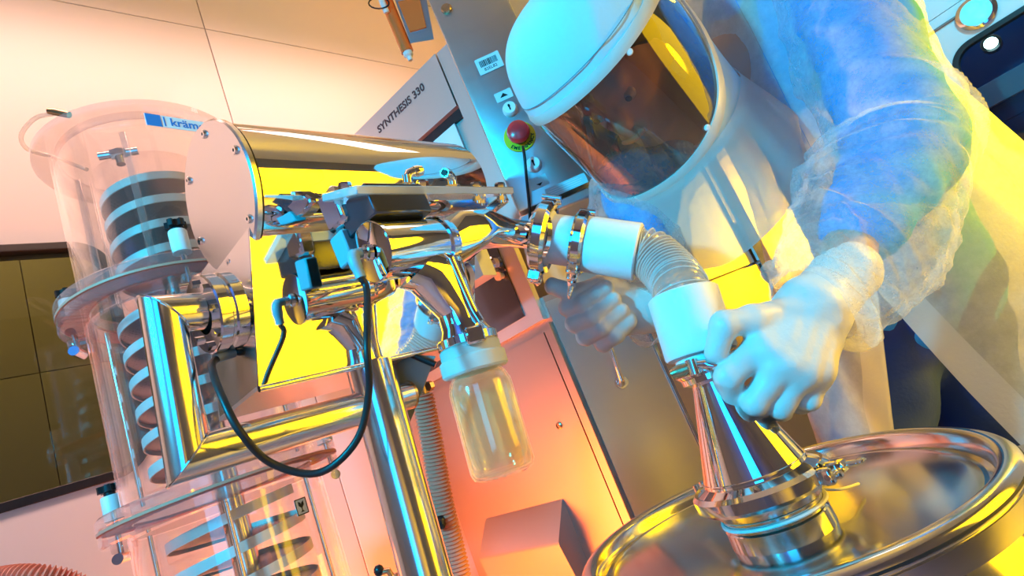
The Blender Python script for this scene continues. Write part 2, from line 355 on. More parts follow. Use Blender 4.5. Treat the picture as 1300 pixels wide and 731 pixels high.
def window(name, mw, win, bar=.02):
    w, h, c = win[1]-win[0], win[3]-win[2], ((win[0]+win[1])/2, (win[2]+win[3])/2)
    fr_ = struct(name, plate(rrect(w+.012, h+.012, win[4]+.006, 10, c), [rrect(w-bar, h-bar, win[4]-bar/2, 10, c)], .05, .002), 'gasket', mw @ T(0, 0, -.02))
    part('window_pane', plate(rrect(w-bar+.004, h-bar+.004, win[4]-bar/2, 10, c), [], .006), 'glass', fr_, mw @ T(0, 0, -.012))
    return fr_
WL = wall_frame(UVZ(0, VL, 0), A_, -B_)
win1 = (-.42, .235, 1.277, 1.862, .075)
panel_wall('wall_left', WL, [UF, -.555, .645, 1.845, UB], [0, 2.665, ROOM_H], win1)
window('window_1', WL, win1)
WB = wall_frame(UVZ(UB, 0, 0), -B_, -A_)           # local x = -v
win2 = (-.115, .56, 1.31, 1.885, .10)
panel_wall('wall_back', WB, [-VL, -.62, .95, -VR], [0, 2.072, ROOM_H], win2)
window('window_2', WB, win2, .03)
WR = wall_frame(UVZ(0, VR, 0), -A_, B_); panel_wall('wall_right', WR, [-UB, -2.2, -1, .2, -UF], [0, 2.665, ROOM_H], None, 'walldark')
WF = wall_frame(UVZ(UF, 0, 0), B_, A_); panel_wall('wall_front', WF, [VR, -.8, .4, VL], [0, 2.665, ROOM_H], None, 'walldark')
cq = [UVZ(u, v, 0)[:2] for u, v in ((UF, VR), (UB, VR), (UB, VL), (UF, VL))]
struct('floor', prism([tuple(c) for c in cq], .05, -.05), 'floor')
struct('ceiling', prism([tuple(c) for c in cq], .05, ROOM_H), 'ceil')
# the cornice line above the far window
tr = struct('trim_1', box(1.55, .012, .012, .003), 'seam', WB @ T(.16, 2.018, .004))
# corridor behind the left window
CW = wall_frame(UVZ(0, 2.75, 0), A_, -B_)
panel_wall('wall_corridor', CW, [-1.6, -.62, .12, .44, 1.6], [.6, 1.93, 2.9], None, 'olive')
struct('wall_corridor_end', box(1.15, .04, 2.3), 'olive', frame(UVZ(1.0, 2.16, 1.75), Z_, B_))
struct('floor_corridor', prism([tuple(UVZ(u, v, 0)[:2]) for u, v in ((-1.6, 1.6), (1.6, 1.6), (1.6, 2.8), (-1.6, 2.8))], .03, .58), 'olive')
struct('ceiling_corridor', prism([tuple(UVZ(u, v, 0)[:2]) for u, v in ((-1.6, 1.6), (1.6, 1.6), (1.6, 2.8), (-1.6, 2.8))], .03, 3.0), 'ceil')
window('window_3', CW @ T(0, 0, .028), (-.52, .02, .98, 1.36, .06), .02)
# room behind the far window: blue walls, a lit lens and a second rounded window
BW = wall_frame(UVZ(UB+1.1, 0, 0), -B_, -A_)
panel_wall('wall_far_room', BW, [-1.4, -.3, .9, 1.6], [.6, 1.62, 2.8], None, 'bluewall')
window('window_4', BW @ T(0, 0, .03), (.02, .62, 1.2, 1.66, .12), .03)
struct('wall_far_room_band', box(2.2, .14, .03, .004), 'wall', BW @ T(.2, 1.80, .02))
lmp = thing('spot_lamp', 'bright cyan-white lamp shining behind the far window', 'lamp', UVZ(UB+.7, -.05, 1.92))
lm = frame(UVZ(UB+.7, -.045, 1.985), -A_)
part('lens', solid([(.03, 0), (.028, .012), (.02, .02)], 32), 'lamphot', lmp, lm); part('housing', lathe([(.045, .004), (.045, -.07), (.03, -.09), (.001, -.09)], 32), 'black', lmp, lm)
lp2 = thing('wall_lamp', 'round cyan glass lamp mounted above the far rounded window', 'lamp', UVZ(UB, -.05, 1.98))
lm = frame(UVZ(UB-.002, -.055, 1.98), -A_)
part('base_plate', solid([(.075, 0), (.075, .012), (.06, .018)], 36), 'chrome', lp2, lm)
part('lens', solid([(.058, .016), (.055, .035), (.035, .055), (.01, .06)], 36), 'lampglass', lp2, lm)

# ------------------------------------------------------------------ tablet press cabinet (behind everything)
K0 = W(750, 530, 1.3); K0 = np.array([K0[0], K0[1], 0.])
a1_ = math.radians(40); E1 = np.array([-math.cos(a1_), math.sin(a1_), 0]); N1 = np.array([-math.sin(a1_), -math.cos(a1_), 0])
a2_ = math.radians(5); E2 = np.array([math.cos(a2_), math.sin(a2_), 0]); N2 = np.array([math.sin(a2_), -math.cos(a2_), 0])
def h1(px, py, off=0.): return plane_hit(px, py, K0+N1*off, N1)
def h2(px, py, off=0.): return plane_hit(px, py, K0+N2*off, N2)
def s1(P): return float((P-K0) @ E1)
def s2(P): return float((P-K0) @ E2)
press = thing('tablet_press', 'steel tablet press cabinet with orange-lit doors behind the sample jar', 'machine', K0)
L1 = s1(h1(570, 620)); L2 = 1.0; ZT = 1.98
body = [K0, K0+E1*L1, K0+E1*L1-N1*.5, K0+E2*L2-N2*.75, K0+E2*L2]
inset = lambda p: (p[0], p[1])
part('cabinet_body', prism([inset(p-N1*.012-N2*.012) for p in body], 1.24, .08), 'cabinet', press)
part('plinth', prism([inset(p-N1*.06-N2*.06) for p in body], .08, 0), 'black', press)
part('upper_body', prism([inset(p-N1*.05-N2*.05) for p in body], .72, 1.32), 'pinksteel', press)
F1 = frame(K0, N1, E1)            # local: x along E1, z out, y = -up or up
def f1(s, z, off=0.): return K0+E1*s+N1*off+Z_*z
def f2(s, z, off=0.): return K0+E2*s+N2*off+Z_*z
def slab(f, sa, sb, za, zb, o0, o1, name, m, par, b=0.):
    v = [f(s, z, o) for o in (o0, o1) for s, z in ((sa, za), (sb, za), (sb, zb), (sa, zb))]
    return part(name, hull8(v[:4], v[4:]), m, par)
sseam = s1(h1(720, 490)); 
d1 = slab(f1, sseam+.002, L1-.004, .12, 1.235, -.012, .004, 'door', 'cabinet', press)
d2 = slab(f1, .004, sseam-.002, .12, 1.235, -.012, .004, 'corner_post', 'cabinet', press)
slab(f1, .0, .006, .1, 1.25, -.012, .010, 'corner_edge', 'cabinet', press)
# keyhole screw on the door
P = h1(710, 540, .004); q = frame(P, N1)
sc = part('lock', cat_(lathe([(.009, 0), (.009, .003), (.006, .0045), (.005, .002), (.0001, .002)], 24), box(.002, .006, .002, c=(0, 0, .003))), 'pin', d1, q)
# the boxed pull handle
c4 = [h1(x, y, .004) for x, y in ((617, 657), (715, 634), (752, 735), (660, 775))]
tl, tr_ = c4[0], c4[1]; sa, sb = s1(tl), s1(tr_); zt = (tl[2]+tr_[2])/2
pr = [(zt, .004), (zt-.006, .012), (zt-.078, .072), (zt-.088, .074), (zt-.22, .05), (zt-.22, .004)]
hv = [f1(s, z, o) for s in (sa, sb) for z, o in pr]; n5 = len(pr)
part('pull_handle', (hv, [tuple(range(n5)), tuple(range(n5, 2*n5))[::-1]]+[(i, (i+1) % n5, n5+(i+1) % n5, n5+i) for i in range(n5)]), 'cabinet', d1)
# upper window of face 1
upz = 1.265
wf = slab(f1, .02, L1-.03, upz, 1.93, -.02, -.002, 'window_frame', 'pinksteel', press)
slab(f1, .07, L1-.09, upz+.03, 1.88, -.004, .002, 'window_pane', 'dark', wf)
P = h1(632, 335, .002); q = frame(P, N1)
part('window_knob', solid([(.012, 0), (.012, .01), (.02, .014), (.02, .03), (.014, .036)], 28), 'chrome', press, q)
P = h1(638, 350, .002); part('window_knob', solid([(.008, 0), (.008, .01), (.012, .014), (.012, .02)], 24), 'ptfe', press, frame(P, N1))
# face 2: steel door, rod handle, bright edge strip, orange lower panel and amber upper panel
se = s2(h2(852, 487)); sp1 = s2(h2(885, 345)); sp2 = s2(h2(963, 335)); zg = h2(933, 344)[2]
slab(f2, .006, se-.004, .12, 1.30, -.012, .004, 'steel_door', 'brushed', press)
slab(f2, se-.003, se+.004, .12, 1.30, -.012, .012, 'edge_strip', 'chrome', press)
slab(f2, se+.006, sp2-.004, .12, zg-.004, -.012, .004, 'lower_panel', 'cabinet', press)
slab(f2, sp2+.004, L2-.01, .12, 1.30, -.012, .004, 'steel_door', 'brushed', press)
slab(f2, se+.006, sp2-.004, zg+.004, 1.93, -.02, -.006, 'upper_panel', 'brushed', press)
slab(f2, sp2, sp2+.028, zg-.05, 1.93, -.012, .014, 'edge_strip', 'chrome', press)
slab(f2, sp1-.02, sp1+.004, zg-.05, 1.93, -.012, .014, 'edge_strip', 'chrome', press)
pa, pb = h2(768, 420, .028), h2(789, 483, .028)
rd = part('rod_handle', tube([h2(789, 487, .002), h2(789, 485, .02), pb, lerp(pb, pa, .5), pa+(pa-pb)*.8], [.011, .008, .006, .006, .006], 16), 'chrome', press)
part('foot_rosette', solid([(.017, 0), (.015, .006)], 24), 'chrome', rd, frame(h2(789, 485, .004), N2))
# top beam with the type name
NB = np.array([-math.sin(math.radians(33)), -math.cos(math.radians(33)), 0]); EB = np.array([-math.cos(math.radians(33)), math.sin(math.radians(33)), 0])
PB = W(552, 68, 1.22); hb = lambda x, y, o=0.: plane_hit(x, y, PB+NB*o, NB)
zt_, zb_ = PB[2], hb(577, 136)[2]
fb = lambda s, z, o=0.: np.array([PB[0], PB[1], 0])+EB*s+NB*o+Z_*z
bm_ = slab(fb, 0, .75, zb_, zt_, -.12, 0, 'top_beam', 'pinksteel', press)
pA, pB = hb(480, 166, .0006), hb(538, 109, .0006); lenT = np.linalg.norm(pB-pA)
g = text('SYNTHESIS 330', lenT/7.0, .0003, .0006)
xs = [p[0] for p in g[0]]; sc_ = lenT/(max(xs)-min(xs))
part('type_lettering', g, 'txt', bm_, frame((pA+pB)/2, NB, pB-pA) @ Matrix.Scale(sc_, 4))
slab(fb, -.075, -.003, zb_-.30, zt_-.002, -.12, -.002, 'column_cover', 'pinksteel', press)
slab(fb, .0, .07, zb_-.27, zb_, -.10, -.02, 'column', 'pinksteel', press)
slab(fb, .0, .62, zb_-.022, zb_, -.09, -.012, 'shadow_gap', 'gasket', press)
slab(fb, .03, .10, zb_-.30, zb_-.022, -.03, -.012, 'cover_plate', 'wall', press)
slab(fb, .12, .55, zb_-.35, zb_-.022, -.08, -.03, 'machine_window', 'brushed', press)

# ------------------------------------------------------------------ control box on its arm
ac = math.radians(-4); EC = np.array([math.cos(ac), math.sin(ac), 0]); NC = np.array([math.sin(ac), -math.cos(ac), 0])
PC = W(604, 143, 1.05); hc = lambda x, y, o=0.: plane_hit(x, y, PC+NC*o, NC)
bl = hc(652, 272); br = hc(748, 232); wC = float((br-bl) @ EC); zb0 = (bl[2]+br[2])/2
c0 = np.array([PC[0], PC[1], 0]); fcx = lambda s, z, o=0.: c0+EC*s+NC*o+Z_*z
ctrl = thing('control_box', 'tall stainless control box with emergency stop and key switches', 'control panel', fcx(wC/2, zb0, -.04))
g = box(wC, .62, .085, .006, (wC/2, .31, -.0425), 2)
part('housing', g, 'panel', ctrl, frame(fcx(0, zb0), NC, EC))
part('mounting_arm', tube([fcx(wC/2, zb0+.5, -.08), fcx(wC/2, zb0+.5, -.30), fcx(wC/2-.1, zb0+.5, -.34)], .03, 20), 'brushed', ctrl)
part('bottom_flange', box(wC+.03, .02, .10, .004, (wC/2+.012, -.016, -.05)), 'brushed', ctrl, frame(fcx(0, zb0), NC, EC))
def onC(x, y, o=0.): return frame(hc(x, y, o), NC, EC)
q = onC(567, 12); part('key_lock', solid([(.011, 0), (.011, .004), (.009, .006)], 28), 'pin', ctrl, q)
for x, y in ((648, 140), (678, 210)):
    q = onC(x, y); k = part('key_switch', solid([(.0145, 0), (.0145, .006), (.012, .012), (.0115, .0125)], 32), 'whitep', ctrl, q)
    part('key_slot', cat_(box(.0025, .012, .002, c=(0, 0, .0128)), box(.004, .004, .002, c=(0, .003, .0128))), 'ink', k, q)
q = onC(660, 174)
es = part('emergency_stop', solid([(.030, 0), (.030, .003), (.029, .004)], 48), 'yel', ctrl, q)
part('stop_collar', solid([(.016, .003), (.015, .014)], 32), 'black', es, q)
part('mushroom_button', solid([(.014, .012), (.0205, .016), (.0215, .022), (.019, .030), (.012, .034), (.004, .035)], 40), 'redbtn', es, q)
for ch, a in zip('EMERGENCY', [215+16*i for i in range(9)]):
    t = math.radians(a); part('stop_lettering', text(ch, .0088, .0002, .0003), 'ink', es, q @ Matrix.Rotation(t, 4, 'Z') @ T(.0245, 0, .0044) @ Matrix.Rotation(math.radians(90), 4, 'Z'))
for ch, a in zip('STOP', [60+20*i for i in range(4)][::-1]):
    t = math.radians(a); part('stop_lettering', text(ch, .008, .0002, .0003), 'ink', es, q @ Matrix.Rotation(t, 4, 'Z') @ T(.0255, 0, .0044) @ Matrix.Rotation(math.radians(-90), 4, 'Z'))
q = onC(621, 80, .0008); lb = part('barcode_label', plate(rrect(.050, .036, .002, 3), [], .001), 'labelp', ctrl, q)
bars = []; x = -.017
while x < .018:
    w_ = random.choice((.0006, .001, .0016)); bars.append(box(w_, .014, .0004, c=(x, .004, .0007))); x += w_+random.choice((.0007, .0012))
part('barcode', cat_(*bars), 'ink', lb, q); part('label_lettering', text('82EL82', .009, .0002), 'ink', lb, q @ T(0, -.010, .0006))
q = onC(639.5, 121, .0008); l2 = part('arrow_label', plate(rrect(.034, .020, .001, 2), [], .001), 'labelp', ctrl, q)
part('arrow', prism([(-.008, -.003), (.008, -.003), (0, .005)], .0004, .0006), 'ink', l2, q)
q = onC(684, 231, .0008); l2 = part('arrow_label', plate(rrect(.034, .022, .001, 2), [], .001), 'labelp', ctrl, q)
part('arrow', prism([(-.006, -.003), (.006, -.003), (0, -.008)], .0004, .0006), 'ink', l2, q)
q = onC(719, 236, .0008); l3 = part('text_label', plate(rrect(.078, .020, .001, 2), [], .001), 'labelp', ctrl, q)
lines = [box(random.uniform(.05, .066), .0012, .0003, c=(-.002, .006-.004*i, .0007)) for i in range(4)]
part('small_print', cat_(*lines), 'whitep', l3, q)
P0 = hc(664, 186, .026); pts = [P0, hc(666, 200, .03), hc(669, 232, .02), hc(672, 262, .012), hc(674, 300, .0)]
tag(part('stop_cable', tube(spline(pts, 24), .0028, 10), 'rubber'), 'thin black cable hanging down from the emergency stop button', 'cable')

# ------------------------------------------------------------------ struts and bracket above the beam
st = thing('gas_strut', 'orange-lit tubular strut with cyan-lit end cap above the beam', 'strut', W(520, 72, 1.45))
P1, P2 = W(478, -30, 1.45), W(518, 68, 1.45)
part('barrel', tube([P1, lerp(P1, P2, .5), P2-(P2-P1)*.02], .0165, 24), 'amber', st)
part('end_cap', solid([(.013, 0), (.013, .012), (.008, .016), (.006, .026)], 24), 'acetal', st, frame(P2-(P2-P1)*.03, P2-P1))
part('pipe_clip', tube([W(481+13*math.cos(t), 4+7*math.sin(t), 1.42) for t in np.linspace(0, 2*math.pi, 17)], .002, 8), 'black', st)
part('hose_nipple', tube([W(480, -12, 1.425), W(486, 4, 1.425), W(491, 16, 1.43)], .008, 14), 'acetal', st)
bk = thing('strut_bracket', 'red-lit steel angle bracket beside the orange-lit strut', 'bracket', W(530, 40, 1.5))
v = [W(x, y, d) for d in (1.44, 1.53) for x, y in ((496, -15), (538, -20), (551, 50), (521, 55))]
part('bracket_plate', hull8(v[:4], v[4:]), 'brushed', bk)
v = [W(x, y, 1.435) for x, y in ((505, 2), (532, -4), (541, 34), (520, 40))]
part('cover_plate', hull8(v, [p+np.array([0, .012, 0]) for p in v]), 'amber', bk)

# ------------------------------------------------------------------ metal separator: big cylinder, hopper housing
az, ti = math.radians(51), math.radians(4)
MX = np.array([math.cos(az)*math.cos(ti), math.sin(az)*math.cos(ti), math.sin(ti)]); MQ = np.array([math.sin(az), -math.cos(az), 0]); MW = np.cross(MQ, MX)
MO = W(277, 252, .6)
def ml(x, q, w): return MO+MX*x+MQ*q+MW*w
def mh(px, py, ax, val):
    n = dict(x=MX, q=MQ, w=MW)[ax]; return plane_hit(px, py, MO+n*val, n)
sepa = thing('metal_separator', 'mirror-polished horizontal steel cylinder with hopper housing below it', 'machine', ml(.18, 0, -.2))
CR = .081
cyl = part('cylinder_body', lathe([(CR-.004, .004), (CR, .004), (CR, .355), (CR-.004, .360), (.001, .360)], 96), 'mirror', sepa, frame(MO, MX))
cap = part('end_cap', solid([(CR+.001, -.001), (CR+.003, .001), (CR+.003, .006)], 96), 'satin', sepa, frame(MO, MX))
part('cap_gasket', ring(CR-.002, CR+.0018, .006, .0085, 96), 'rubber', sepa, frame(MO, MX))
for k in range(6):
    t = math.radians(60*k+12); P = MO-MX*.001+(MQ*math.cos(t)+MW*math.sin(t))*(CR-.010)
    s_ = part('screw', lathe([(.0001, .0012), (.0018, .0012), (.0018, .0025), (.0042, .0025), (.0048, .0012), (.0048, 0)], 16), 'chrome', cap, frame(P, -MX))
    part('hex_socket', solid([(.0019, .0012), (.0019, .0016)], 6), 'ink', s_, frame(P, -MX))
ftl, fbl, fbr, ftr = mh(327, 296, 'q', .045), mh(329, 494, 'q', .018), mh(603, 431, 'q', .018), mh(613, 316, 'q', .045)
ftl = ftl+MW*.03; ftr = ftr+MW*.03
dq = -MQ*.15
hs = part('hopper_front', hull8([fbl, fbr, ftr, ftl], [p-MQ*.004-MW*.001 for p in (fbl, fbr, ftr, ftl)]), 'mirror', sepa)
part('hopper_side', hull8([fbl-MQ*.003, ftl-MQ*.003, ftl+dq, fbl+dq*.72], [p+MX*.004 for p in (fbl-MQ*.003, ftl-MQ*.003, ftl+dq, fbl+dq*.72)]), 'satin', sepa)
part('hopper_floor', hull8([fbl-MQ*.003, fbr-MQ*.003, fbr+dq*.72, fbl+dq*.72], [p+MW*.004 for p in (fbl-MQ*.003, fbr-MQ*.003, fbr+dq*.72, fbl+dq*.72)]), 'brushed', sepa)
part('hopper_back', hull8([fbl+dq*.72, fbr+dq*.72, ftr+dq, ftl+dq], [p-MQ*.004 for p in (fbl+dq*.72, fbr+dq*.72, ftr+dq, ftl+dq)]), 'brushed', sepa)
part('hopper_side', hull8([fbr-MQ*.003, ftr-MQ*.003, ftr+dq, fbr+dq*.72], [p-MX*.004 for p in (fbr-MQ*.003, ftr-MQ*.003, ftr+dq, fbr+dq*.72)]), 'mirror', sepa)
part('bottom_edge', tube([fbl, lerp(fbl, fbr, .5), fbr], .0032, 10), 'mirror', sepa)

# ------------------------------------------------------------------ pipe stand: flange, mitred pipe loop, upright post
TR = .0185
TT = mh(309, 391, 'x', -.012); _q = float((TT-MO) @ MQ); C1 = mh(207, 399, 'q', _q); C2 = mh(239, 582, 'q', _q); C3 = mh(468, 516, 'q', _q)
DP = float((C3-CAM) @ FW)+.012
axl = (C3-C2)/np.linalg.norm(C3-C2)
PT, PBt = W(470, 466, DP+.005), W(541, 731, DP-.055)
pd = (PBt-PT)/np.linalg.norm(PBt-PT); PF = PT+pd*((PT[2]-.02)/-pd[2])
stand = thing('pipe_stand', 'ground steel pipe stand with mitred bend carrying the separator', 'stand', (PF[0], PF[1], 0))
def mitre_pipe(pts, r, seg=40):
    """round pipe through pts with sharp mitred corners"""
    pts = [np.asarray(p) for p in pts]; n = len(pts); dirs = [(pts[i+1]-pts[i])/np.linalg.norm(pts[i+1]-pts[i]) for i in range(n-1)]
    nrm = np.cross(dirs[0], dirs[1]); nrm /= np.linalg.norm(nrm); side = np.cross(nrm, dirs[0]); v = []
    offs = [(math.cos(2*math.pi*j/seg), math.sin(2*math.pi*j/seg)) for j in range(seg)]
    for i, p in enumerate(pts):
        d = dirs[min(i, n-2)]; s_ = np.cross(nrm, d); s_ /= np.linalg.norm(s_)
        for ca, sa_ in offs:
            base = p+r*(ca*nrm+sa_*s_)
            if 0 < i < n-1:
                pn = dirs[i-1]+dirs[i]; pn /= np.linalg.norm(pn); base = base-d*(((base-p) @ pn)/(d @ pn))
            v.append(base)
    f = [(i*seg+j, i*seg+(j+1) % seg, (i+1)*seg+(j+1) % seg, (i+1)*seg+j) for i in range(n-1) for j in range(seg)]
    return v, f+[tuple(range(seg))[::-1], tuple(range((n-1)*seg, n*seg))]
part('mitred_pipe', mitre_pipe([TT, C1, C2, C3], TR), 'tube', stand, ang=25)
for c_, da, db in ((C1, TT-C1, C2-C1), (C2, C1-C2, C3-C2)):
    da = da/np.linalg.norm(da); db = db/np.linalg.norm(db); nn = np.cross(da, db); nn /= np.linalg.norm(nn); mi = (da+db)/np.linalg.norm(da+db); h_ = math.acos(np.clip(da @ db, -1, 1))/2
    part('weld_seam', tube([c_+(TR+.0002)*(math.cos(t)*nn+math.sin(t)*mi/math.sin(h_)) for t in np.linspace(0, 2*math.pi, 49)], .0011, 6, False), 'chrome', stand)
FM = frame(TT-MX*.040, MX)
fl = part('pipe_flange', cat_(ring(.02, .040, 0, .013, 56, .0015), ring(.02, .040, .0155, .029, 56, .0015), ring(.02, .038, .013, .0155, 56)), 'chrome', stand, FM)
part('flange_neck', lathe([(TR+.001, .029), (TR+.006, .032), (TR+.006, .041)], 40), 'chrome', stand, FM)
for k in range(8):
    t = 2*math.pi*k/8+.2; q = FM @ T(.0315*math.cos(t), .0315*math.sin(t), -.004)
    part('bolt', cat_(solid([(.0045, 0), (.0045, .004)], 6), solid([(.003, .004), (.003, .037)], 10)), 'chrome', fl, q)
PR = .0270
po = part('upright_post', tube([PT, lerp(PT, PF, .5), PF], PR, 48), 'tube', stand)
part('post_cap', solid([(PR, 0), (PR, .002), (PR-.003, .004)], 48), 'tube', po, frame(PT, -pd))
part('foot_plate', solid([(.16, 0), (.16, .012), (.15, .018)], 48), 'brushed', stand, T(PF[0], PF[1], 0))
ce = part('cross_stub', tube([C3, lerp(C3, C3+axl*.05, .5), C3+axl*.055], .0175, 36), 'tube', stand)
part('stub_cap', cat_(ring(.011, .0175, 0, .004, 36), solid([(.011, 0), (.011, .0015)], 36)), 'pin', ce, frame(C3+axl*.055, axl))
v = [W(x, y, DP+.045) for x, y in ((505, 448), (553, 452), (530, 512), (517, 545), (500, 500))]
part('gusset_plate', (v+[p-MQ*.006 for p in v], [(0, 1, 2, 3, 4), (9, 8, 7, 6, 5)]+[(i, (i+1) % 5, 5+(i+1) % 5, 5+i) for i in range(5)]), 'grey', stand)
part('black_bar', tube([W(520, 449, DP+.038), W(553, 463, DP+.036)], .004, 10), 'black', stand)
part('gusset_screw', solid([(.006, 0), (.006, .006)], 6), 'pin', stand, frame(W(548, 489, DP+.035), -MX))

# ------------------------------------------------------------------ diverter in front of the separator
QD = .12
dc = mh(473, 320, 'q', QD)                       # cap of the small cylinder
div = thing('reject_diverter', 'polished reject diverter with small cylinder and forked outlet above the jar', 'machine', dc+MX*.06-MW*.05)
DR = .0305
sm = part('actuator_cylinder', lathe([(.001, 0), (DR-.002, 0), (DR, .002), (DR, .099), (.001, .099)], 64), 'mirror', div, frame(dc, MX))
part('actuator_cap', solid([(DR-.0005, -.002), (DR+.001, -.001), (DR+.001, .003)], 64), 'mirror', div, frame(dc, MX))
cn = part('cable_socket', solid([(.0085, -.004), (.0085, -.009), (.006, -.010), (.006, -.015)], 24), 'chrome', div, frame(dc, MX))
P = dc-MX*.019; cdn = W(467, 356, .50)
e1, e2, e3 = dc-MX*.022, dc-MX*.034, None
plug = spline([dc-MX*.014, dc-MX*.021, dc-MX*.025-MW*.006, dc-MX*.025-MW*.026], 16)
part('plug_elbow', tube(plug, [.0050]*6+[.0062]*8+[.0052]*3, 18), 'plug', div)
# fishtail duct running on to the hose clamp
T1, T2, T3 = dc+MX*.10, W(612, 291, .665), W(668, 298, .735)
duct = []; secs = ((T1-MX*.012, .031, .030, 0), (T1+MX*.006, .031, .029, 0), (lerp(T1, T2, .5), .030, .026, 1), (T2, .024, .020, 1), (lerp(T2, T3, .55), .0185, .0185, 0), (T3, .0185, .0185, 0))
seg = 40; dv = []
for i, (c_, ry, rz, sq) in enumerate(secs):
    ax_ = secs[min(i+1, 5)][0]-secs[max(i-1, 0)][0]; ax_ /= np.linalg.norm(ax_); sd = np.cross(ax_, Z_); sd /= np.linalg.norm(sd); upv = np.cross(sd, ax_)
    for j in range(seg):
        t = 2*math.pi*j/seg; e_ = .45 if sq else 1.; ca, sa_ = math.cos(t), math.sin(t)
        dv.append(c_+sd*ry*math.copysign(abs(ca)**e_, ca)+upv*rz*math.copysign(abs(sa_)**e_, sa_))
part('fishtail_duct', (dv, [(i*seg+j, i*seg+(j+1) % seg, (i+1)*seg+(j+1) % seg, (i+1)*seg+j) for i in range(5) for j in range(seg)]+[tuple(range(seg))[::-1], tuple(range(5*seg, 6*seg))]), 'mirror', div, ang=30)
part('duct_ring', ring(DR, DR+.003, -.004, .004, 48, .001), 'chrome', div, frame(T1-MX*.012, MX))
T4 = W(689, 301, .745)
nx = (T4-T3)/np.linalg.norm(T4-T3)
part('ferrule', lathe([(.0185, -.03), (.0185, .008), (.036, .014), (.036, .020), (.001, .020)], 48), 'chrome', div, frame(T3, nx))
# forked lower outlet: flattened cone turning down to the jar
JT = W(594, 434, .60); jd = W(637, 588, .572)-JT; JL = np.linalg.norm(jd); jd /= JL
oc = []; o1 = ml(.115, QD, -.155); osecs = ((dc+MX*.062-MW*.018, .050, .022), (dc+MX*.072-MW*.036, .040, .026), (lerp(dc+MX*.08-MW*.05, JT, .45), .022, .022), (lerp(dc+MX*.08-MW*.05, JT, .72), .023, .023), (JT-jd*.006, .029, .029), (JT, .029, .029))
dv = []
for i, (c_, ra, rb) in enumerate(osecs):
    ax_ = osecs[min(i+1, 5)][0]-osecs[max(i-1, 0)][0]; ax_ /= np.linalg.norm(ax_); sd = MX-ax_*(MX @ ax_); sd /= np.linalg.norm(sd); upv = np.cross(ax_, sd)
    for j in range(seg):
        t = 2*math.pi*j/seg; dv.append(c_+sd*ra*math.cos(t)+upv*rb*math.sin(t))
part('forked_outlet', (dv, [(i*seg+j, i*seg+(j+1) % seg, (i+1)*seg+(j+1) % seg, (i+1)*seg+j) for i in range(5) for j in range(seg)]+[tuple(range(seg))[::-1], tuple(range(5*seg, 6*seg))]), 'mirror', div, ang=30)
part('outlet_fold', tube(spline([dc+MX*.075-MW*.028+MQ*.024, lerp(dc+MX*.08-MW*.05, JT, .5)+MQ*.022, JT-jd*.012+MQ*.026], 14), [.006]*15, 12), 'mirror', div)
oc = part('outlet_collar', ring(.02, .0335, -.006, .004, 48, .001), 'chrome', div, frame(JT, jd))
for k, t in enumerate((-.5, 2.6)):
    sd = np.cross(jd, Z_); sd /= np.linalg.norm(sd); u2 = np.cross(jd, sd)
    part('collar_latch', box(.012, .020, .018, .002), 'chrome', oc, frame(JT+(sd*math.cos(t)+u2*math.sin(t))*.036, jd, sd*math.cos(t)+u2*math.sin(t)))
# bracket plate, dark valve box, clear cover plate with fittings
bx0 = mh(443, 284, 'q', .085)
part('bracket_plate', box(.016, .004, .078, .0015), 'chrome', div, frame(bx0-MX*.002-MQ*.0, MW, MQ))
part('bracket_lower', box(.026, .016, .036, .002), 'plug', div, frame(mh(440, 316, 'q', .080), MW, MQ))
bxc = mh(490, 267, 'q', QD)
part('valve_box', box(.078, .055, .036, .002), 'dark', div, frame(bxc, MW, MX))
part('valve_spacer', box(.012, .045, .012, .002), 'chrome', div, frame(mh(628, 262, 'q', QD), MW, MX))
pl0, pl1 = mh(452, 239, 'q', QD+.03), mh(652, 243, 'q', QD+.03)
_t = math.radians(24); PY = MQ*math.cos(_t)-MW*math.sin(_t); PN = MW*math.cos(_t)+MQ*math.sin(_t)
plc = (pl0+pl1)/2-PY*.03; pln = np.linalg.norm(pl1-pl0)
cover = part('cover_plate', box(pln, .062, .009, .001, c=(0, 0, 0)), 'acrylic_ice', div, frame(plc, PN, pl1-pl0))
px_ = (pl1-pl0)/pln
def onpl(s, t, h=.0045): return plc+px_*s*pln/2+PY*t+PN*h
for s, t in ((-.86, -.012), (.86, -.012), (-.2, .018), (.52, .018), (.86, .022)):
    P = onpl(s, t); b_ = part('cover_bolt', cat_(solid([(.0035, -.018), (.0035, 0)], 12), solid([(.007, 0), (.007, .006), (.006, .008)], 6), solid([(.006, -.015), (.006, -.0095)], 6)), 'chrome', div, frame(P, PN))
for s, t, sgn in ((-.27, .004, 1), (.34, .000, -1)):
    P = onpl(s, t); e_ = part('elbow_fitting', cat_(solid([(.0085, 0), (.0085, .007)], 6), solid([(.0055, .007), (.0055, .016)], 20)), 'chrome', div, frame(P, PN))
    B0 = P+PN*.016; hd = (MX*sgn*.9+MQ*.3)*.75
    part('fitting_barb', cat_(tube([B0-PN*.004, B0+PN*.001+hd*.004, B0+PN*.002+hd*.012], .0055, 16), tube([B0+PN*.002+hd*.012, B0+PN*.002+hd*.018, B0+PN*.002+hd*.026], [.0062, .0068, .0058], 16)), 'chrome', e_)
    part('fitting_bore', solid([(.004, 0), (.004, .001)], 16), 'ink', e_, frame(B0+PN*.002+hd*.0265, hd))
# mount clamp between cylinder and bracket
part('mount_clamp', box(.020, .044, .034, .004), 'chrome', div, frame(mh(428, 266, 'q', .088), MQ, MX))

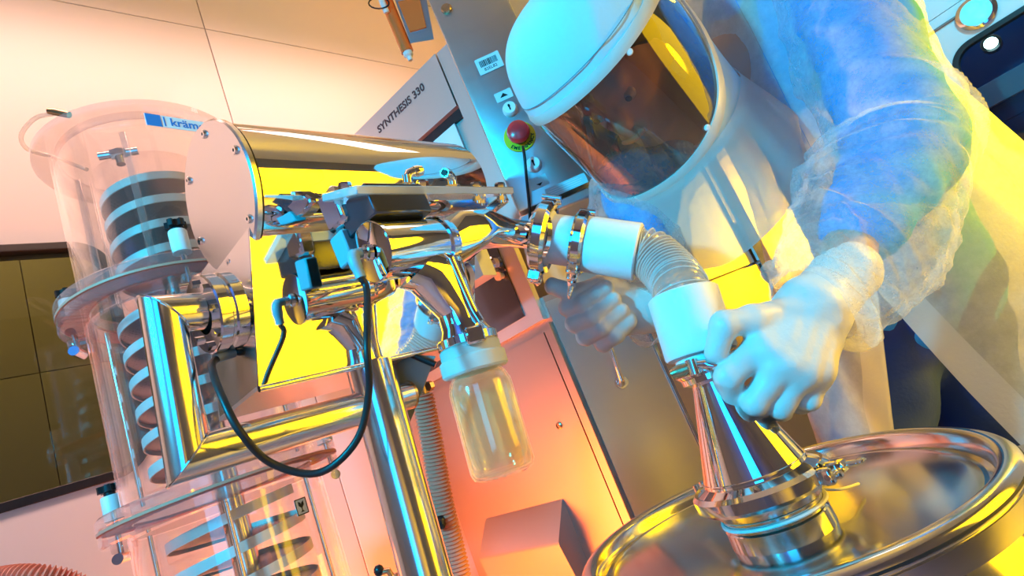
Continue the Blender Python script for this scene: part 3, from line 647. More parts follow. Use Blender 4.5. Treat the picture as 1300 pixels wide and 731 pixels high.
# ------------------------------------------------------------------ sample jar
jar = thing('sample_jar', 'frosted clear plastic sample jar with white lid under the diverter outlet', 'jar', JT+jd*.14)
jm = frame(JT+jd*.004, jd)
JB = JL+.008
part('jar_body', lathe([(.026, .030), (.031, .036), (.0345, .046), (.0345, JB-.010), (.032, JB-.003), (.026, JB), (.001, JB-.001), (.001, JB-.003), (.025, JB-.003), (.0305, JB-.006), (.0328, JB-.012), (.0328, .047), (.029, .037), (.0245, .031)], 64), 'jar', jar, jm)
part('jar_lid', cat_(solid([(.0315, 0), (.0335, .002), (.0335, .012)], 56), ring(.025, .0365, .012, .030, 56, .002)), 'jarlid', jar, jm)
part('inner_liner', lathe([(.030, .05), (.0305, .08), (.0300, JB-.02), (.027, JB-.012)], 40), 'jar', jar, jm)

# ------------------------------------------------------------------ black sensor cable with plug
E_ = dc-MX*.025-MW*.026
cab = spline([E_, E_-MW*.015, W(466, 440, .49), W(468, 500, .495), W(452, 560, .495), W(405, 600, .49), W(345, 588, .48), W(305, 548, .465), W(283, 506, .475), W(271, 474, .50), W(272, 458, .535), W(300, 447, .56), W(321, 455, .572)], 90)
cb = thing('sensor_cable', 'black sensor cable looping from the small cylinder past the bent pipe', 'cable', cab[45])
part('cable_sheath', tube(cab, .0034, 12), 'rubber', cb)
part('cable_plug', tube([W(274, 455, .54), W(282, 451, .548), W(298, 448, .558)], [.0045, .0058, .0045], 14), 'grey', cb)

# ------------------------------------------------------------------ acrylic deduster tower
TW = W(225, 365, .98); TX, TY, TZ = TW
tower = thing('tablet_deduster', 'clear acrylic deduster tower with spiral perforated tracks inside', 'machine', (TX, TY, 0))
def tz(h): return T(TX, TY, TZ+h)
# sections: upper hood, middle tube, lower tube
part('upper_hood', lathe([(.139, .004), (.142, .255), (.138, .255), (.135, .004)], 96, True), 'acrylic', tower, tz(0))
tp = part('top_ring', ring(.130, .166, .262, .276, 96, .002), 'acrylic_thick', tower, tz(0))
part('top_lid', ring(.0001, .134, .272, .278, 96, .002), 'acrylic', tower, tz(0))
part('inner_tube', lathe([(.092, -.01), (.092, .225), (.089, .225), (.089, -.01)], 80, True), 'acrylic', tower, tz(0))
def flange(h, lug):
    f_ = part('flange', cat_(ring(.130, .175, h, h+.018, 96, .003), ring(.130, .174, h-.024, h-.004, 96, .003)), 'acrylic_thick', tower, tz(0))
    part('flange_gasket', ring(.132, .1745, h-.004, h, 96), 'hosepink', f_, tz(0))
    return f_
f1_ = flange(-.030, 0); f2_ = flange(-.365, 0); flange(-.70, 0)
part('middle_tube', lathe([(.141, -.345), (.141, -.055), (.137, -.055), (.137, -.345)], 96, True), 'acrylic', tower, tz(0))
part('lower_tube', lathe([(.141, -.68), (.141, -.39), (.137, -.39), (.137, -.68)], 96, True), 'acrylic', tower, tz(0))
part('base_column', lathe([(.17, -.725), (.17, -.76), (.15, -.78), (.15, -TZ+.03), (.22, -TZ+.03), (.22, -TZ)], 64), 'brushed', tower, tz(0))
part('centre_column', lathe([(.02, -.72), (.02, .215), (.001, .22)], 32), 'tube', tower, tz(0))
# spiral tracks: a perforated helical floor with a raised outer lip, one helix per section
def helix(h0, turns, pitch, ri, ro, lip, ph=0., n=40):
    v, f, lv, lf = [], [], [], []; N = int(turns*n)
    for i in range(N+1):
        t = 2*math.pi*i/n+ph; z = h0+pitch*i/n; c, s = math.cos(t), math.sin(t)
        for r, dz in ((ri, 0), (ro, .004), (ro, .0055), (ri, .0015)): v.append((r*c, r*s, z+dz))
        for r, dz in ((ro, -.002), (ro+.002, -.002), (ro+.002, lip), (ro, lip)): lv.append((r*c, r*s, z+dz))
    for i in range(N):
        for j in range(4):
            for ff in (f, lf): ff.append((i*4+j, i*4+(j+1) % 4, (i+1)*4+(j+1) % 4, (i+1)*4+j))
    for ff in (f, lf): ff += [(0, 1, 2, 3), (N*4+3, N*4+2, N*4+1, N*4)]
    return (v, f), (lv, lf)
for h0, tn, pit, ro, ph in ((.0, 4.0, .046, .083, .4), (-.325, 5.6, .047, .097, 1.9), (-.67, 5.6, .047, .097, 2.6)):
    a, b = helix(h0, tn, pit, .02, ro, .013, ph)
    tk = part('spiral_track', a, 'track', tower, tz(0)); part('track_lip', b, 'lip', tk, tz(0))
# four acrylic guide bars in the hood, tie rods, small tee fitting and pneumatic hose loop
for a in (20, 110, 200, 290):
    t = math.radians(a); part('guide_bar', box(.010, .010, .245, .001), 'acrylic_thick', tower, tz(.128) @ T(.112*math.cos(t), .112*math.sin(t), 0) @ Matrix.Rotation(t, 4, 'Z'))
for a in (-62, 28, 118, 208):
    t = math.radians(a)
    for hz in (-.20, -.535): part('tie_rod', solid([(.0035, -.145), (.0035, .145)], 12), 'tube', tower, tz(hz) @ T(.115*math.cos(t), .115*math.sin(t), 0))
tf = tz(.245) @ T(.0, -.07, 0) @ Matrix.Rotation(.4, 4, 'Z')
part('tee_fitting', cat_(xf(solid([(.007, -.03), (.007, .03)], 16), Matrix.Rotation(math.pi/2, 4, 'Y')), solid([(.007, -.022), (.007, .008)], 16), xf(solid([(.010, -.012), (.010, .012)], 6), Matrix.Rotation(math.pi/2, 4, 'Y'))), 'chrome', tower, tf)
hp = spline([W(76, 143, 1.02), W(45, 150, 1.03), W(27, 172, 1.05), W(36, 190, 1.08), W(70, 200, 1.1), W(110, 215, 1.08)], 40)
part('air_hose', tube(hp, .0042, 10), 'pvc', tower); part('hose_coupling', tube([W(62, 141, 1.0), W(70, 142, 1.0), W(88, 146, 1.0)], [.0058, .007, .006], 14), 'pin', tower)
# knob posts standing on the flanges (white spacer + black star knob), swing bolts below
def toward(px, py, h, r):
    """angle on the tower's rim whose point projects nearest the pixel"""
    best = None
    for k in range(720):
        t = 2*math.pi*k/720; Pq = np.array([TX+r*math.cos(t), TY+r*math.sin(t), TZ+h]); e = Pq-CAM; dd = e @ FW
        if dd <= 0: continue
        x, y = 650+F_PX*(e @ RT)/dd, 365.5-F_PX*(e @ UP)/dd; s = (x-px)**2+(y-py)**2+(dd*40)**1
        if best is None or s < best[0]: best = (s, t)
    return best[1]
def star(n=5, ro=.0155, ri=.0105, h=.011):
    p = [((ro if abs(((i/10) % 1)-.5) < .28 else ri)*math.cos(2*math.pi*i/(10*n)), (ro if abs(((i/10) % 1)-.5) < .28 else ri)*math.sin(2*math.pi*i/(10*n))) for i in range(10*n)]
    return cat_(prism(p, h, .006), solid([(.008, 0), (.008, .008)], 20))
for px, py, h in ((88, 412, -.012), (236, 358, -.012), (365, 300, -.012), (150, 685, -.347), (300, 628, -.347), (432, 575, -.347)):
    t = toward(px, py, h, .162); q = tz(h) @ T(.162*math.cos(t), .162*math.sin(t), 0)
    sp = part('spacer', solid([(.0135, 0), (.0135, .036), (.0125, .038)], 28), 'acetal', tower, q)
    part('star_knob', star(), 'black', sp, q @ T(0, 0, .038) @ Matrix.Rotation(t, 4, 'Z'))
    sb_ = part('swing_bolt', cat_(solid([(.0045, -.062), (.0045, 0)], 14), xf(solid([(.008, -.016), (.008, .016)], 20), T(0, 0, -.058) @ Matrix.Rotation(t, 4, 'Z') @ Matrix.Rotation(math.pi/2, 4, 'X'))), 'chrome', tower, q)
    part('swing_lug', box(.034, .022, .014, .005, (-.006, 0, -.044), 2), 'acrylic_thick', tower, q @ Matrix.Rotation(t, 4, 'Z'))
# maker's label on the hood and fragile symbol on the lower tube
def onTower(px, py, r0):
    rr = W(px, py, 1.)-CAM; o = CAM[:2]-np.array([TX, TY]); d_ = rr[:2]; aa = d_ @ d_; bb = 2*(o @ d_); cc = o @ o-r0*r0; k = (-bb-math.sqrt(max(bb*bb-4*aa*cc, 0)))/(2*aa); return CAM+k*rr
P = onTower(216, 156, .143); nn = np.array([P[0]-TX, P[1]-TY, 0]); nn /= np.linalg.norm(nn); q = frame(P+nn*.001, nn, np.cross(Z_, nn))
lb = part('maker_label', plate(rrect(.112, .024, .001, 2, (.018, 0)), [], .0008), 'whitep', tower, q)
part('label_block', prism([(-.037, -.0118), (-.014, -.0118), (-.014, .0118), (-.037, .0118)], .0004, .0005), 'blue', lb, q); part('label_bar', box(.0022, .019, .0004, c=(-.009, 0, .0007)), 'blue', lb, q)
part('maker_lettering', text('krämer', .022, .0002, .0004), 'blue', lb, q @ T(.032, .0, .0007))
P = onTower(382, 643, .1415); nn = np.array([P[0]-TX, P[1]-TY, 0]); nn /= np.linalg.norm(nn); q = frame(P+nn*.001, nn, np.cross(Z_, nn)) 
lb = part('fragile_label', plate(rrect(.022, .024, .001, 2), [], .0006), 'whitep', tower, q)
part('fragile_border', plate(rrect(.022, .024, .001, 2), [rrect(.019, .021, .001, 2)], .0004), 'ink', lb, q @ T(0, 0, .0006))
part('fragile_glass', prism([(-.005, .008), (-.005, .002), (-.002, -.001), (-.0008, -.0015), (-.0008, -.006), (-.004, -.008), (.004, -.008), (.0008, -.006), (.0008, -.0015), (.002, -.001), (.005, .002), (.005, .008), (.001, .005), (0, .003), (-.001, .006)], .0004, .0004), 'ink', lb, q)

# ------------------------------------------------------------------ corrugated hoses
def corrugated(P, r, amp, pitch, seg=20):
    P = np.asarray(P); L = np.concatenate([[0], np.cumsum(np.linalg.norm(np.diff(P, axis=0), axis=1))]); n = int(L[-1]/pitch*6); s = np.linspace(0, L[-1], n)
    Q = np.stack([np.interp(s, L, P[:, k]) for k in range(3)], -1)
    for _ in range(6): Q[1:-1] = (Q[:-2]+2*Q[1:-1]+Q[2:])/4
    return Q, r+amp*np.cos(2*math.pi*s/pitch)
Q, R_ = corrugated(spline([W(536, 500, .93), W(548, 560, .93), W(562, 640, .92), W(585, 740, .9), W(600, 860, .85)], 60), .0175, .0022, .0062)
oh = thing('corrugated_hose', 'orange corrugated hose hanging behind the upright steel post', 'hose', Q[-1])
part('hose_wall', tube(Q, R_, 24), 'hosepink', oh); part('hose_cuff', tube([W(533, 486, .93), W(536, 500, .93)], .012, 16), 'pin', oh)
part('hose_clip', box(.014, .03, .016, .003), 'black', oh, frame(W(560, 662, .90), W(565, 690, .9)-W(555, 640, .9)))
Q, R_ = corrugated(spline([W(-60, 760, .80), W(-10, 738, .80), W(40, 733, .80), W(90, 742, .82), W(140, 775, .84), W(180, 840, .86)], 60), .0165, .0022, .0062)
ph_ = thing('corrugated_hose', 'pink corrugated hose lying at the foot of the deduster tower', 'hose', Q[0])
part('hose_wall', tube(Q, R_, 24), 'hosepink', ph_)
# cock valve with black ball grip beside the post
vv = thing('ball_lever', 'small brass lever valve with black ball grip beside the post', 'valve', W(487, 735, .74))
part('ball_grip', solid([(.003, -.007), (.006, -.004), (.007, 0), (.006, .004), (.003, .007)], 20), 'black', vv, frame(W(481, 724, .74), Z_))
part('lever', tube([W(483, 726, .74), W(493, 724, .74), W(500, 735, .74)], .004, 10), 'pin', vv); part('valve_body', box(.022, .02, .03, .003), 'pin', vv, frame(W(500, 745, .74), Z_))

# ------------------------------------------------------------------ drum, lid, cone, transfer hose
LID_Z = .862; DX, DY = .1819, .6960; DRR = .235
cone_c = np.array([.16484, .63058, LID_Z])
drum = thing('steel_drum', 'polished steel drum with rolled rim and recessed flat lid', 'drum', (DX, DY, 0))
dm = T(DX, DY, LID_Z)
def roll(cx, cz, r, a0, a1, n=10): return [(cx+r*math.cos(math.radians(a0+(a1-a0)*i/n)), cz+r*math.sin(math.radians(a0+(a1-a0)*i/n))) for i in range(n+1)]
prof = [(.20, -LID_Z+.0)]+[(.222, -LID_Z+.002), (.226, -LID_Z+.02), (.222, -LID_Z+.05)]+[(.222, -.62)]+roll(.224, -.60, .012, -90, 90, 8)+[(.222, -.34)]+roll(.224, -.32, .012, -90, 90, 8)+[(.222, -.10), (.226, -.075), (.226, -.05), (.219, -.036), (.219, -.026)]
part('drum_body', lathe(prof, 128), 'drum', drum, dm)
part('lid_rim', lathe(roll(.2255, -.009, .0115, -80, 150, 16)+[(.2125, -.012), (.2115, -.018), (.207, -.021), (.2045, -.017), (.200, -.017)], 128), 'drum', drum, dm)
part('lid_gasket', ring(.2352, .2372, -.0085, -.0062, 128), 'rubber', drum, dm)
part('lid_plate', lathe([(.0001, -.012), (.19, -.0135), (.2005, -.017)], 128), 'lid', drum, dm)
cr = part('closing_ring', lathe([(.2265, -.034), (.2385, -.030), (.2385, -.012), (.2275, -.0085)], 128), 'drum', drum, dm)
for a in (-28,):
    t = math.radians(a); part('ring_latch', box(.05, .022, .018, .004), 'chrome', cr, dm @ T(.244*math.cos(t), .244*math.sin(t), -.02) @ Matrix.Rotation(t+math.pi/2, 4, 'Z'))
cm = T(*cone_c)
part('lid_ferrule', lathe([(.054, -.013), (.0535, .004), (.0515, .006), (.0515, .016), (.0535, .018), (.0535, .028), (.066, .033), (.066, .040)], 80), 'chrome', drum, cm)
part('ferrule_gasket', ring(.052, .0548, .0095, .0125, 80), 'acetal', drum, cm)
tie = spline([cone_c+np.array([.0548*math.cos(t), .0548*math.sin(t), .011]) for t in np.linspace(-2.6, .1, 12)]+[plane_hit(1066, 621, cone_c+Z_*.006, Z_), plane_hit(1090, 614, cone_c-Z_*.004, Z_)], 60)
tag(part('cable_tie', tube(tie, .0016, 8), 'acetal'), 'white cable tie around the lid ferrule with its tail sticking out', 'cable tie')
def tri_clamp(name, label, o, ax, rad, wdt, side, mt='chrome', lever=True):
    """hinged two-piece clamp ring; side = direction of the wing-nut"""
    fm = frame(o, ax, side); t_ = thing(name, label, 'clamp', o)
    h = wdt/2; b = wdt*.22
    for a0 in (6, 186):
        hv = lathe([(rad-.012, -h*.7), (rad-b, -h), (rad, -h+b), (rad, h-b), (rad-b, h), (rad-.012, h*.7)], 40, True, math.radians(a0), math.radians(a0+168)); kk = 6; nn = 41
        part('clamp_half', (hv[0], hv[1]+[tuple(range(6))[::-1], tuple(range(40*6, 41*6))]), mt, t_, fm)
    hg = part('hinge', cat_(box(.012, .016, wdt*.9, .002, (-rad-.003, 0, 0)), xf(solid([(.004, -wdt*.62), (.004, wdt*.62)], 16), T(-rad-.006, -.006, 0)), xf(solid([(.004, -wdt*.62), (.004, wdt*.62)], 16), T(-rad-.006, .006, 0))), mt, t_, fm)
    for s in (-1, 1): part('clamp_lug', box(.014, .008, wdt*.85, .002, (rad+.005, s*.008, 0)), mt, t_, fm)
    bo = part('swing_bolt', xf(solid([(.003, -.012), (.003, .026)], 12), T(rad+.008, 0, 0) @ Matrix.Rotation(-math.pi/2, 4, 'X')), mt, t_, fm)
    if lever:
        part('wing_nut', cat_(xf(solid([(.006, .014), (.006, .024)], 6), T(rad+.008, 0, 0) @ Matrix.Rotation(-math.pi/2, 4, 'X')), box(.034, .007, .006, .0025, (rad+.008, .022, 0)), box(.008, .012, .005, .002, (rad+.024, .026, 0)), box(.008, .012, .005, .002, (rad-.008, .026, 0))), mt, t_, fm)
    return t_
toC = -np.array([cone_c[0], cone_c[1], 0]); toC /= np.linalg.norm(toC)
sdir = np.array([.62, -.78, 0])
tri_clamp('hinged_clamp', 'large chrome hinged clamp around the foot of the steel cone', cone_c+Z_*.038, Z_, .072, .019, sdir)
tri = part  # alias kept short
cone = thing('steel_cone', 'polished steel reducing cone standing on the drum lid', 'funnel', cone_c+Z_*.041)
CT = cone_c+Z_*.163
part('cone_body', lathe([(.0655, .0415), (.0655, .046), (.055, .052), (.054, .056), (.0225, .150), (.022, .154), (.030, .158), (.030, .164), (.020, .164), (.0195, .152), (.05, .056)], 80), 'mirror', cone, T(*cone_c))
part('weld_bead', ring(.0535, .0553, .054, .0565, 64, .0006), 'chrome', cone, T(*cone_c))
# connector sleeve above the cone
S2a, S2b = W(891, 452, .615), W(866, 373, .638); ax2 = (S2b-S2a)/np.linalg.norm(S2b-S2a)
sl2 = thing('hose_sleeve', 'white plastic sleeve on the hose end above the cone', 'connector', S2a)
L_ = np.linalg.norm(S2b-S2a)
part('sleeve_body', lathe([(.030, -.006), (.030, 0), (.0385, .001), (.040, .004), (.0405, L_-.002), (.0385, L_), (.030, L_), (.030, L_-.02)], 64), 'ptfe', sl2, frame(S2a, ax2))
part('end_ferrule', lathe([(.001, -.010), (.030, -.010), (.030, -.004), (.024, 0)], 48), 'ptfe', sl2, frame(S2a, ax2))
tri_clamp('hinged_clamp', 'small chrome lever clamp gripped by the hand below the white sleeve', lerp(CT, S2a, .35), (S2a-CT)*.4+Z_*.02, .0345, .014, W(930, 470, .56)-CT)
# long lever of that clamp
lv = thing('clamp_lever', 'forged chrome clamp lever held between thumb and finger', 'lever', W(905, 463, .575))
part('lever_arm', tube(spline([W(868, 466, .585), W(890, 462, .575), W(912, 464, .57), W(930, 455, .572), W(942, 452, .578)], 20), [.0045]*6+[.0055]*6+[.0075]*5+[.0085]*4, 14), 'chrome', lv)
part('lever_pivot', xf(solid([(.0065, -.008), (.0065, .008)], 20), I4), 'chrome', lv, frame(W(880, 466, .578), ax2)); part('lever_tip', solid([(.006, -.01), (.0075, 0), (.006, .01)], 16), 'pin', lv, frame(W(864, 471, .585), W(850, 476, .59)-W(870, 468, .585)))
# sleeve at the diverter end
S1a, S1b = W(741, 309, .735), W(811, 320, .712); ax1 = (S1b-S1a)/np.linalg.norm(S1b-S1a)
sl1 = thing('hose_sleeve', 'white plastic sleeve on the hose end next to the diverter clamps', 'connector', S1a)
L1_ = np.linalg.norm(S1b-S1a)
part('sleeve_body', lathe([(.030, -.004), (.0365, 0), (.0375, .003), (.038, L1_-.002), (.036, L1_), (.030, L1_), (.030, L1_-.02)], 64), 'ptfe', sl1, frame(S1a, ax1))
# white gasket spool between the two clamps
spool = thing('gasket_spool', 'white plastic spool between the two diverter clamps', 'connector', W(702, 303, .748))
SPa, SPb = W(694, 302, .748), S1a-ax1*.004; axs = (SPb-SPa)/np.linalg.norm(SPb-SPa); Ls = np.linalg.norm(SPb-SPa)
part('spool_body', lathe([(.001, 0), (.0385, 0), (.0385, .005), (.034, .008), (.034, Ls-.008), (.037, Ls-.005), (.037, Ls), (.001, Ls)], 64), 'ptfe', spool, frame(SPa, axs))
tri_clamp('hinged_clamp', 'wide brass-tinted hinged clamp on the diverter outlet', W(690, 302, .748), axs, .0510, .021, W(700, 360, .73)-W(692, 302, .748), lever=False)
tri_clamp('hinged_clamp', 'dark steel hinged clamp between white spool and hose sleeve', SPb-axs*.001, axs, .0440, .017, W(745, 360, .70)-SPb)
# clear corrugated transfer hose
hp_ = spline([S1b-ax1*.012, S1b+ax1*.012, W(843, 338, .688), W(858, 356, .660), S2b+ax2*.004, S2b-ax2*.012], 50)
Q, R_ = corrugated(hp_, .0305, .0017, .0068, 40)
hose = thing('transfer_hose', 'clear ribbed plastic hose bending between the two white sleeves', 'hose', Q[len(Q)//2])
part('hose_wall', tube(Q, R_, 40, False), 'pvc', hose)
wv = []
P_, Tn_, Us_, Vs_ = path_frames(Q)
hx = [P_[i]+(R_[i]+.0006)*(math.cos(2*math.pi*i/6)*Us_[i]+math.sin(2*math.pi*i/6)*Vs_[i]) for i in range(len(Q))]
for k in range(0, len(Q)-6, 6):
    i = k; part('hose_rib', tube([P_[i]+(.0326)*(math.cos(t)*Us_[i]+math.sin(t)*Vs_[i]) for t in np.linspace(0, 2*math.pi, 33)], .0010, 6, False), 'acrylic_ice', hose)

# ------------------------------------------------------------------ the operator
def fold_field(n, L, r, amp, seed, wid=(.006, .014), ln=(.04, .11), slant=(.3, 1.2)):
    g = np.random.default_rng(seed); s0 = g.uniform(0, L, n); a0 = g.uniform(0, 2*math.pi, n); ph = g.uniform(*slant, n)*g.choice([-1, 1], n); w = g.uniform(*wid, n); l = g.uniform(*ln, n); am = g.uniform(.4, 1, n)*amp*g.choice([1, 1, -.7], n)
    def fn(s, a):
        ds = s*L-s0; da = ((a-a0+math.pi) % (2*math.pi)-math.pi)*r; u = ds*np.cos(ph)+da*np.sin(ph); v = -ds*np.sin(ph)+da*np.cos(ph)
        return float(np.sum(am*np.exp(-(u/w)**2-(v/l)**2)))
    return fn
def plen(P): return float(np.sum(np.linalg.norm(np.diff(P, axis=0), axis=1)))
HC = W(790, 104, .85)
def cv(x, y, z): return RT*x+UP*y-FW*z
HU = cv(-.72, .60, .35); HU /= np.linalg.norm(HU); HFv = cv(-.30, -.75, .58); HFv -= HU*(HFv @ HU); HFv /= np.linalg.norm(HFv); HL = np.cross(HFv, HU); HL = HL if HL @ cv(.61, .31, .72) > 0 else -HL
def hl(x, y, z): return HC+HL*x+HFv*y+HU*z
person = thing('person', 'person in translucent white gown, hood with clear visor and gloves, bending over the drum', 'person', (.66, 1.06, 0))
SHL, ELL, WRL = W(1035, -95, .86), W(1150, 188, .715), W(1040, 382, .605)
SHR, ELR, WRR = W(935, 85, 1.04), W(812, 240, .925), W(822, 390, .805)
CH = lerp(SHL, SHR, .5); HIP = np.array([.68, 1.03, 1.02]); NK = hl(0, -.05, -.15)
HA, KA = W(1128, 395, 1.04), W(1112, 600, .98); HB, KB = W(1196, 405, 1.06), W(1278, 610, 1.02)
FA = np.array([KA[0], KA[1], .07]); FB = np.array([KB[0], KB[1], .07])
bodysegs = [(CH, HIP, .11, .12), (SHL, SHR, .055, .055), (lerp(CH, NK, .1), NK, .055, .05), (NK, hl(0, 0, 0), .055, .06), (SHL, ELL, .048, .040), (ELL, WRL, .036, .026), (SHR, ELR, .048, .040), (ELR, WRR, .036, .026), (HIP, HA, .09, .075), (HIP, HB, .09, .075), (HA, KA, .065, .05), (KA, FA, .05, .035), (HB, KB, .065, .05), (KB, FB, .05, .035), (FA, FA+np.array([-.11, -.10, -.03]), .035, .028), (FB, FB+np.array([-.11, -.10, -.03]), .035, .028),
    (hl(0, -.02, .03), hl(0, .005, .03), .072, .070), (hl(0, .025, -.03), hl(0, .03, -.075), .052, .032), (hl(0, .075, .0), hl(0, .092, -.03), .010, .012), (hl(-.03, .075, .022), hl(.03, .075, .022), .012, .012), (hl(-.016, .075, -.052), hl(.016, .075, -.052), .011, .011), (hl(.073, -.005, .005), hl(.073, -.01, -.02), .012, .009), (hl(-.073, -.005, .005), hl(-.073, -.01, -.02), .012, .009)]
al = np.array([p for s in bodysegs for p in s[:2]])
body = part('body', sdf_mesh(caps_sdf(bodysegs, .018), al.min(0)-.15, al.max(0)+.15, .0105), 'skin', person, ang=180)
for s in (-1, 1):
    e_ = part('eye', solid([(.004, -.0095), (.0095, -.003), (.0105, 0), (.0095, .004), (.004, .0098)], 20), 'eye', body, frame(hl(s*.031, .0665, .0), HFv)); part('iris', solid([(.005, .0085), (.004, .0102)], 16), 'ink', e_, frame(hl(s*.031, .070, .0), HFv-HU*.3))
part('mouth', tube(spline([hl(-.022, .082, -.052), hl(0, .0905, -.054), hl(.022, .082, -.052)], 10), [.002]+[.004]*9+[.002], 10), 'hosepink', body)
part('hair', sdf_mesh(lambda P: np.maximum(caps_sdf([(hl(0, -.02, .035), hl(0, .0, .035), .080, .076)], .01)(P), -((P-HC) @ HU)+.02+((P-HC) @ HFv)*.6), HC-.15, HC+.15, .006), 'hair', person, ang=180)
# blue scrubs and navy trousers
sc_seg = [(CH, HIP, .112, .125), (SHL, SHR, .075, .075), (SHL, ELL, .070, .064), (ELL, lerp(ELL, WRL, .55), .062, .048), (SHR, ELR, .068, .060), (ELR, lerp(ELR, WRR, .5), .058, .046)]
al = np.array([p for s in sc_seg for p in s[:2]]); fsc = caps_sdf(sc_seg, .03)
def wavy(fn, amp, fr):
    return lambda P: fn(P)+amp*(np.sin(P[..., 0]*fr+2*np.sin(P[..., 2]*fr*.4))*np.sin(P[..., 2]*fr*.9+P[..., 1]*fr*.7))
part('scrub_top', sdf_mesh(wavy(fsc, .005, 55), al.min(0)-.17, al.max(0)+.17, .011), 'scrubs', person, ang=180)
tr_seg = [(HIP, HA, .12, .10), (HIP, HB, .12, .10), (HA, KA, .088, .078), (HB, KB, .088, .078), (KA, FA+Z_*.03, .075, .065), (KB, FB+Z_*.03, .075, .065)]
al = np.array([p for s in tr_seg for p in s[:2]]); ftr = caps_sdf(tr_seg, .025)
part('trousers', sdf_mesh(wavy(ftr, .005, 42), al.min(0)-.15, al.max(0)+.15, .012), 'trousers', person, ang=180)
for Pf in (FA, FB): part('shoe', sdf_mesh(lambda P, Pf=Pf: np.maximum(caps_sdf([(Pf+Z_*.0, Pf+np.array([-.13, -.115, -.02]), .052, .043)], .02)(P), .004-P[..., 2]), Pf-np.array([.26, .24, .07]), Pf+np.array([.1, .1, .1]), .009), 'whitep', person, ang=180)
# gown body: open fronted bell with hem bands
GF = np.array([-.62, -.78, 0]); GL = np.array([.78, -.62, 0])
lev = [(1.66, np.array([.59, .86, 0]), .10, .08), (1.60, np.array([.60, .87, 0]), .16, .12), (1.48, np.array([.61, .89, 0]), .16, .14), (1.30, np.array([.64, .95, 0]), .165, .15), (1.15, np.array([.67, 1.0, 0]), .21, .17), (1.0, np.array([.685, 1.03, 0]), .25, .19), (.85, np.array([.685, 1.04, 0]), .275, .21), (.66, np.array([.68, 1.04, 0]), .29, .22)]
lz = np.array([l[0] for l in lev])[::-1]
def glev(z): return [np.interp(z, lz, np.array([f_(l) for l in lev])[::-1]) for f_ in (lambda l: l[1][0], lambda l: l[1][1], lambda l: l[2], lambda l: l[3])]
gf = fold_field(60, 1.0, .25, .012, 8, (.012, .03), (.08, .3), (1.2, 1.57))
GZ0, GZ1, GA = .68, 1.655, 1.06     # the front opens below GA
def gpt(z, t, off=0.):
    cx, cy_, a, b = glev(z); wob = .010*math.sin(7*t+3*z)*max(0, (1.25-z))+gf((GZ1-z)/1.0, t % (2*math.pi))*(1 if z < 1.5 else .4)+off
    return np.array([cx, cy_, z])+GL*math.sin(t)*(a+wob)+GF*math.cos(t)*(b+wob)
PAP, PLB, PRB = W(1112, 372, .86), W(1070, 552, .84), W(1262, 535, .86)
def angof(P):
    cx, cy_, a, b = glev(P[2]); d_ = P[:2]-np.array([cx, cy_]); return math.atan2(d_ @ GL[:2]/a, d_ @ GF[:2]/b)
tA, tLb, tRb = angof(PAP), angof(PLB), angof(PRB)
def gap(z):
    k = max(0., (PAP[2]-z)/(PAP[2]-(PLB[2]+PRB[2])/2)); mid = tA; return mid+(tLb-mid)*k-.002, mid+(tRb-mid)*k+.002
v, f = [], []; nz_, nt_ = 110, 150
for i in range(nz_+1):
    z = GZ1+(GZ0-GZ1)*i/nz_; l_, r_ = gap(z)
    for j in range(nt_+1): v.append(gpt(z, r_+(l_+2*math.pi-r_)*j/nt_))
for i in range(nz_):
    for j in range(nt_): k = i*(nt_+1)+j; f.append((k, k+1, k+nt_+2, k+nt_+1))
part('gown_body', (v, f), 'gownbody', person, ang=180)
for sgn in (0, 1):
    v, f = [], []
    for i in range(61):
        z = PAP[2]+.02+(GZ0-PAP[2]-.02)*i/60; e = gap(z)[sgn]; dr = -1 if sgn == 0 else 1
        for j in range(4): v.append(gpt(z, e+dr*(.0+j*.055), .003))
    for i in range(60):
        for j in range(3): k = i*4+j; f.append((k, k+1, k+5, k+4))
    part('gown_band', (v, f), 'band', person, ang=180)
# sleeves
PL_ = spline([SHL+np.array([.0, .0, .02]), W(1078, 40, .80), W(1136, 160, .715), W(1135, 212, .69), W(1100, 300, .645), W(1048, 368, .612), W(1030, 388, .603)], 200)
sL = np.linspace(0, 1, 201); Lg = plen(PL_)
rL = np.interp(sL, [0, .25, .5, .60, .75, .9, .96, 1], [.092, .078, .083, .084, .076, .060, .050, .046])
fl_ = fold_field(90, Lg, .08, .0075, 21, (.004, .008), (.03, .12), (.2, 1.1)); fl2 = fold_field(26, Lg, .08, .016, 11, (.007, .013), (.05, .14), (.15, .9))
part('gown_sleeve', tube(PL_, rL, 110, False, lambda s, a: (fl_(s, a)+fl2(s, a))*min(1, 8*(1-s)+.15)+.004*math.sin(3*a+9*s)), 'gown', person, ang=180)
PR_ = spline([SHR, W(856, 180, .985), W(812, 250, .92), W(818, 330, .865), WRR+np.array([0, 0, .0]), W(812, 400, .79)], 120)
sL = np.linspace(0, 1, 121); Lr = plen(PR_); rR = np.interp(sL, [0, .3, .5, .8, 1], [.09, .082, .076, .056, .044]); fr2 = fold_field(40, Lr, .07, .009, 33)
part('gown_sleeve', tube(PR_, rR, 80, False, lambda s, a: fr2(s, a)), 'gown', person, ang=180)
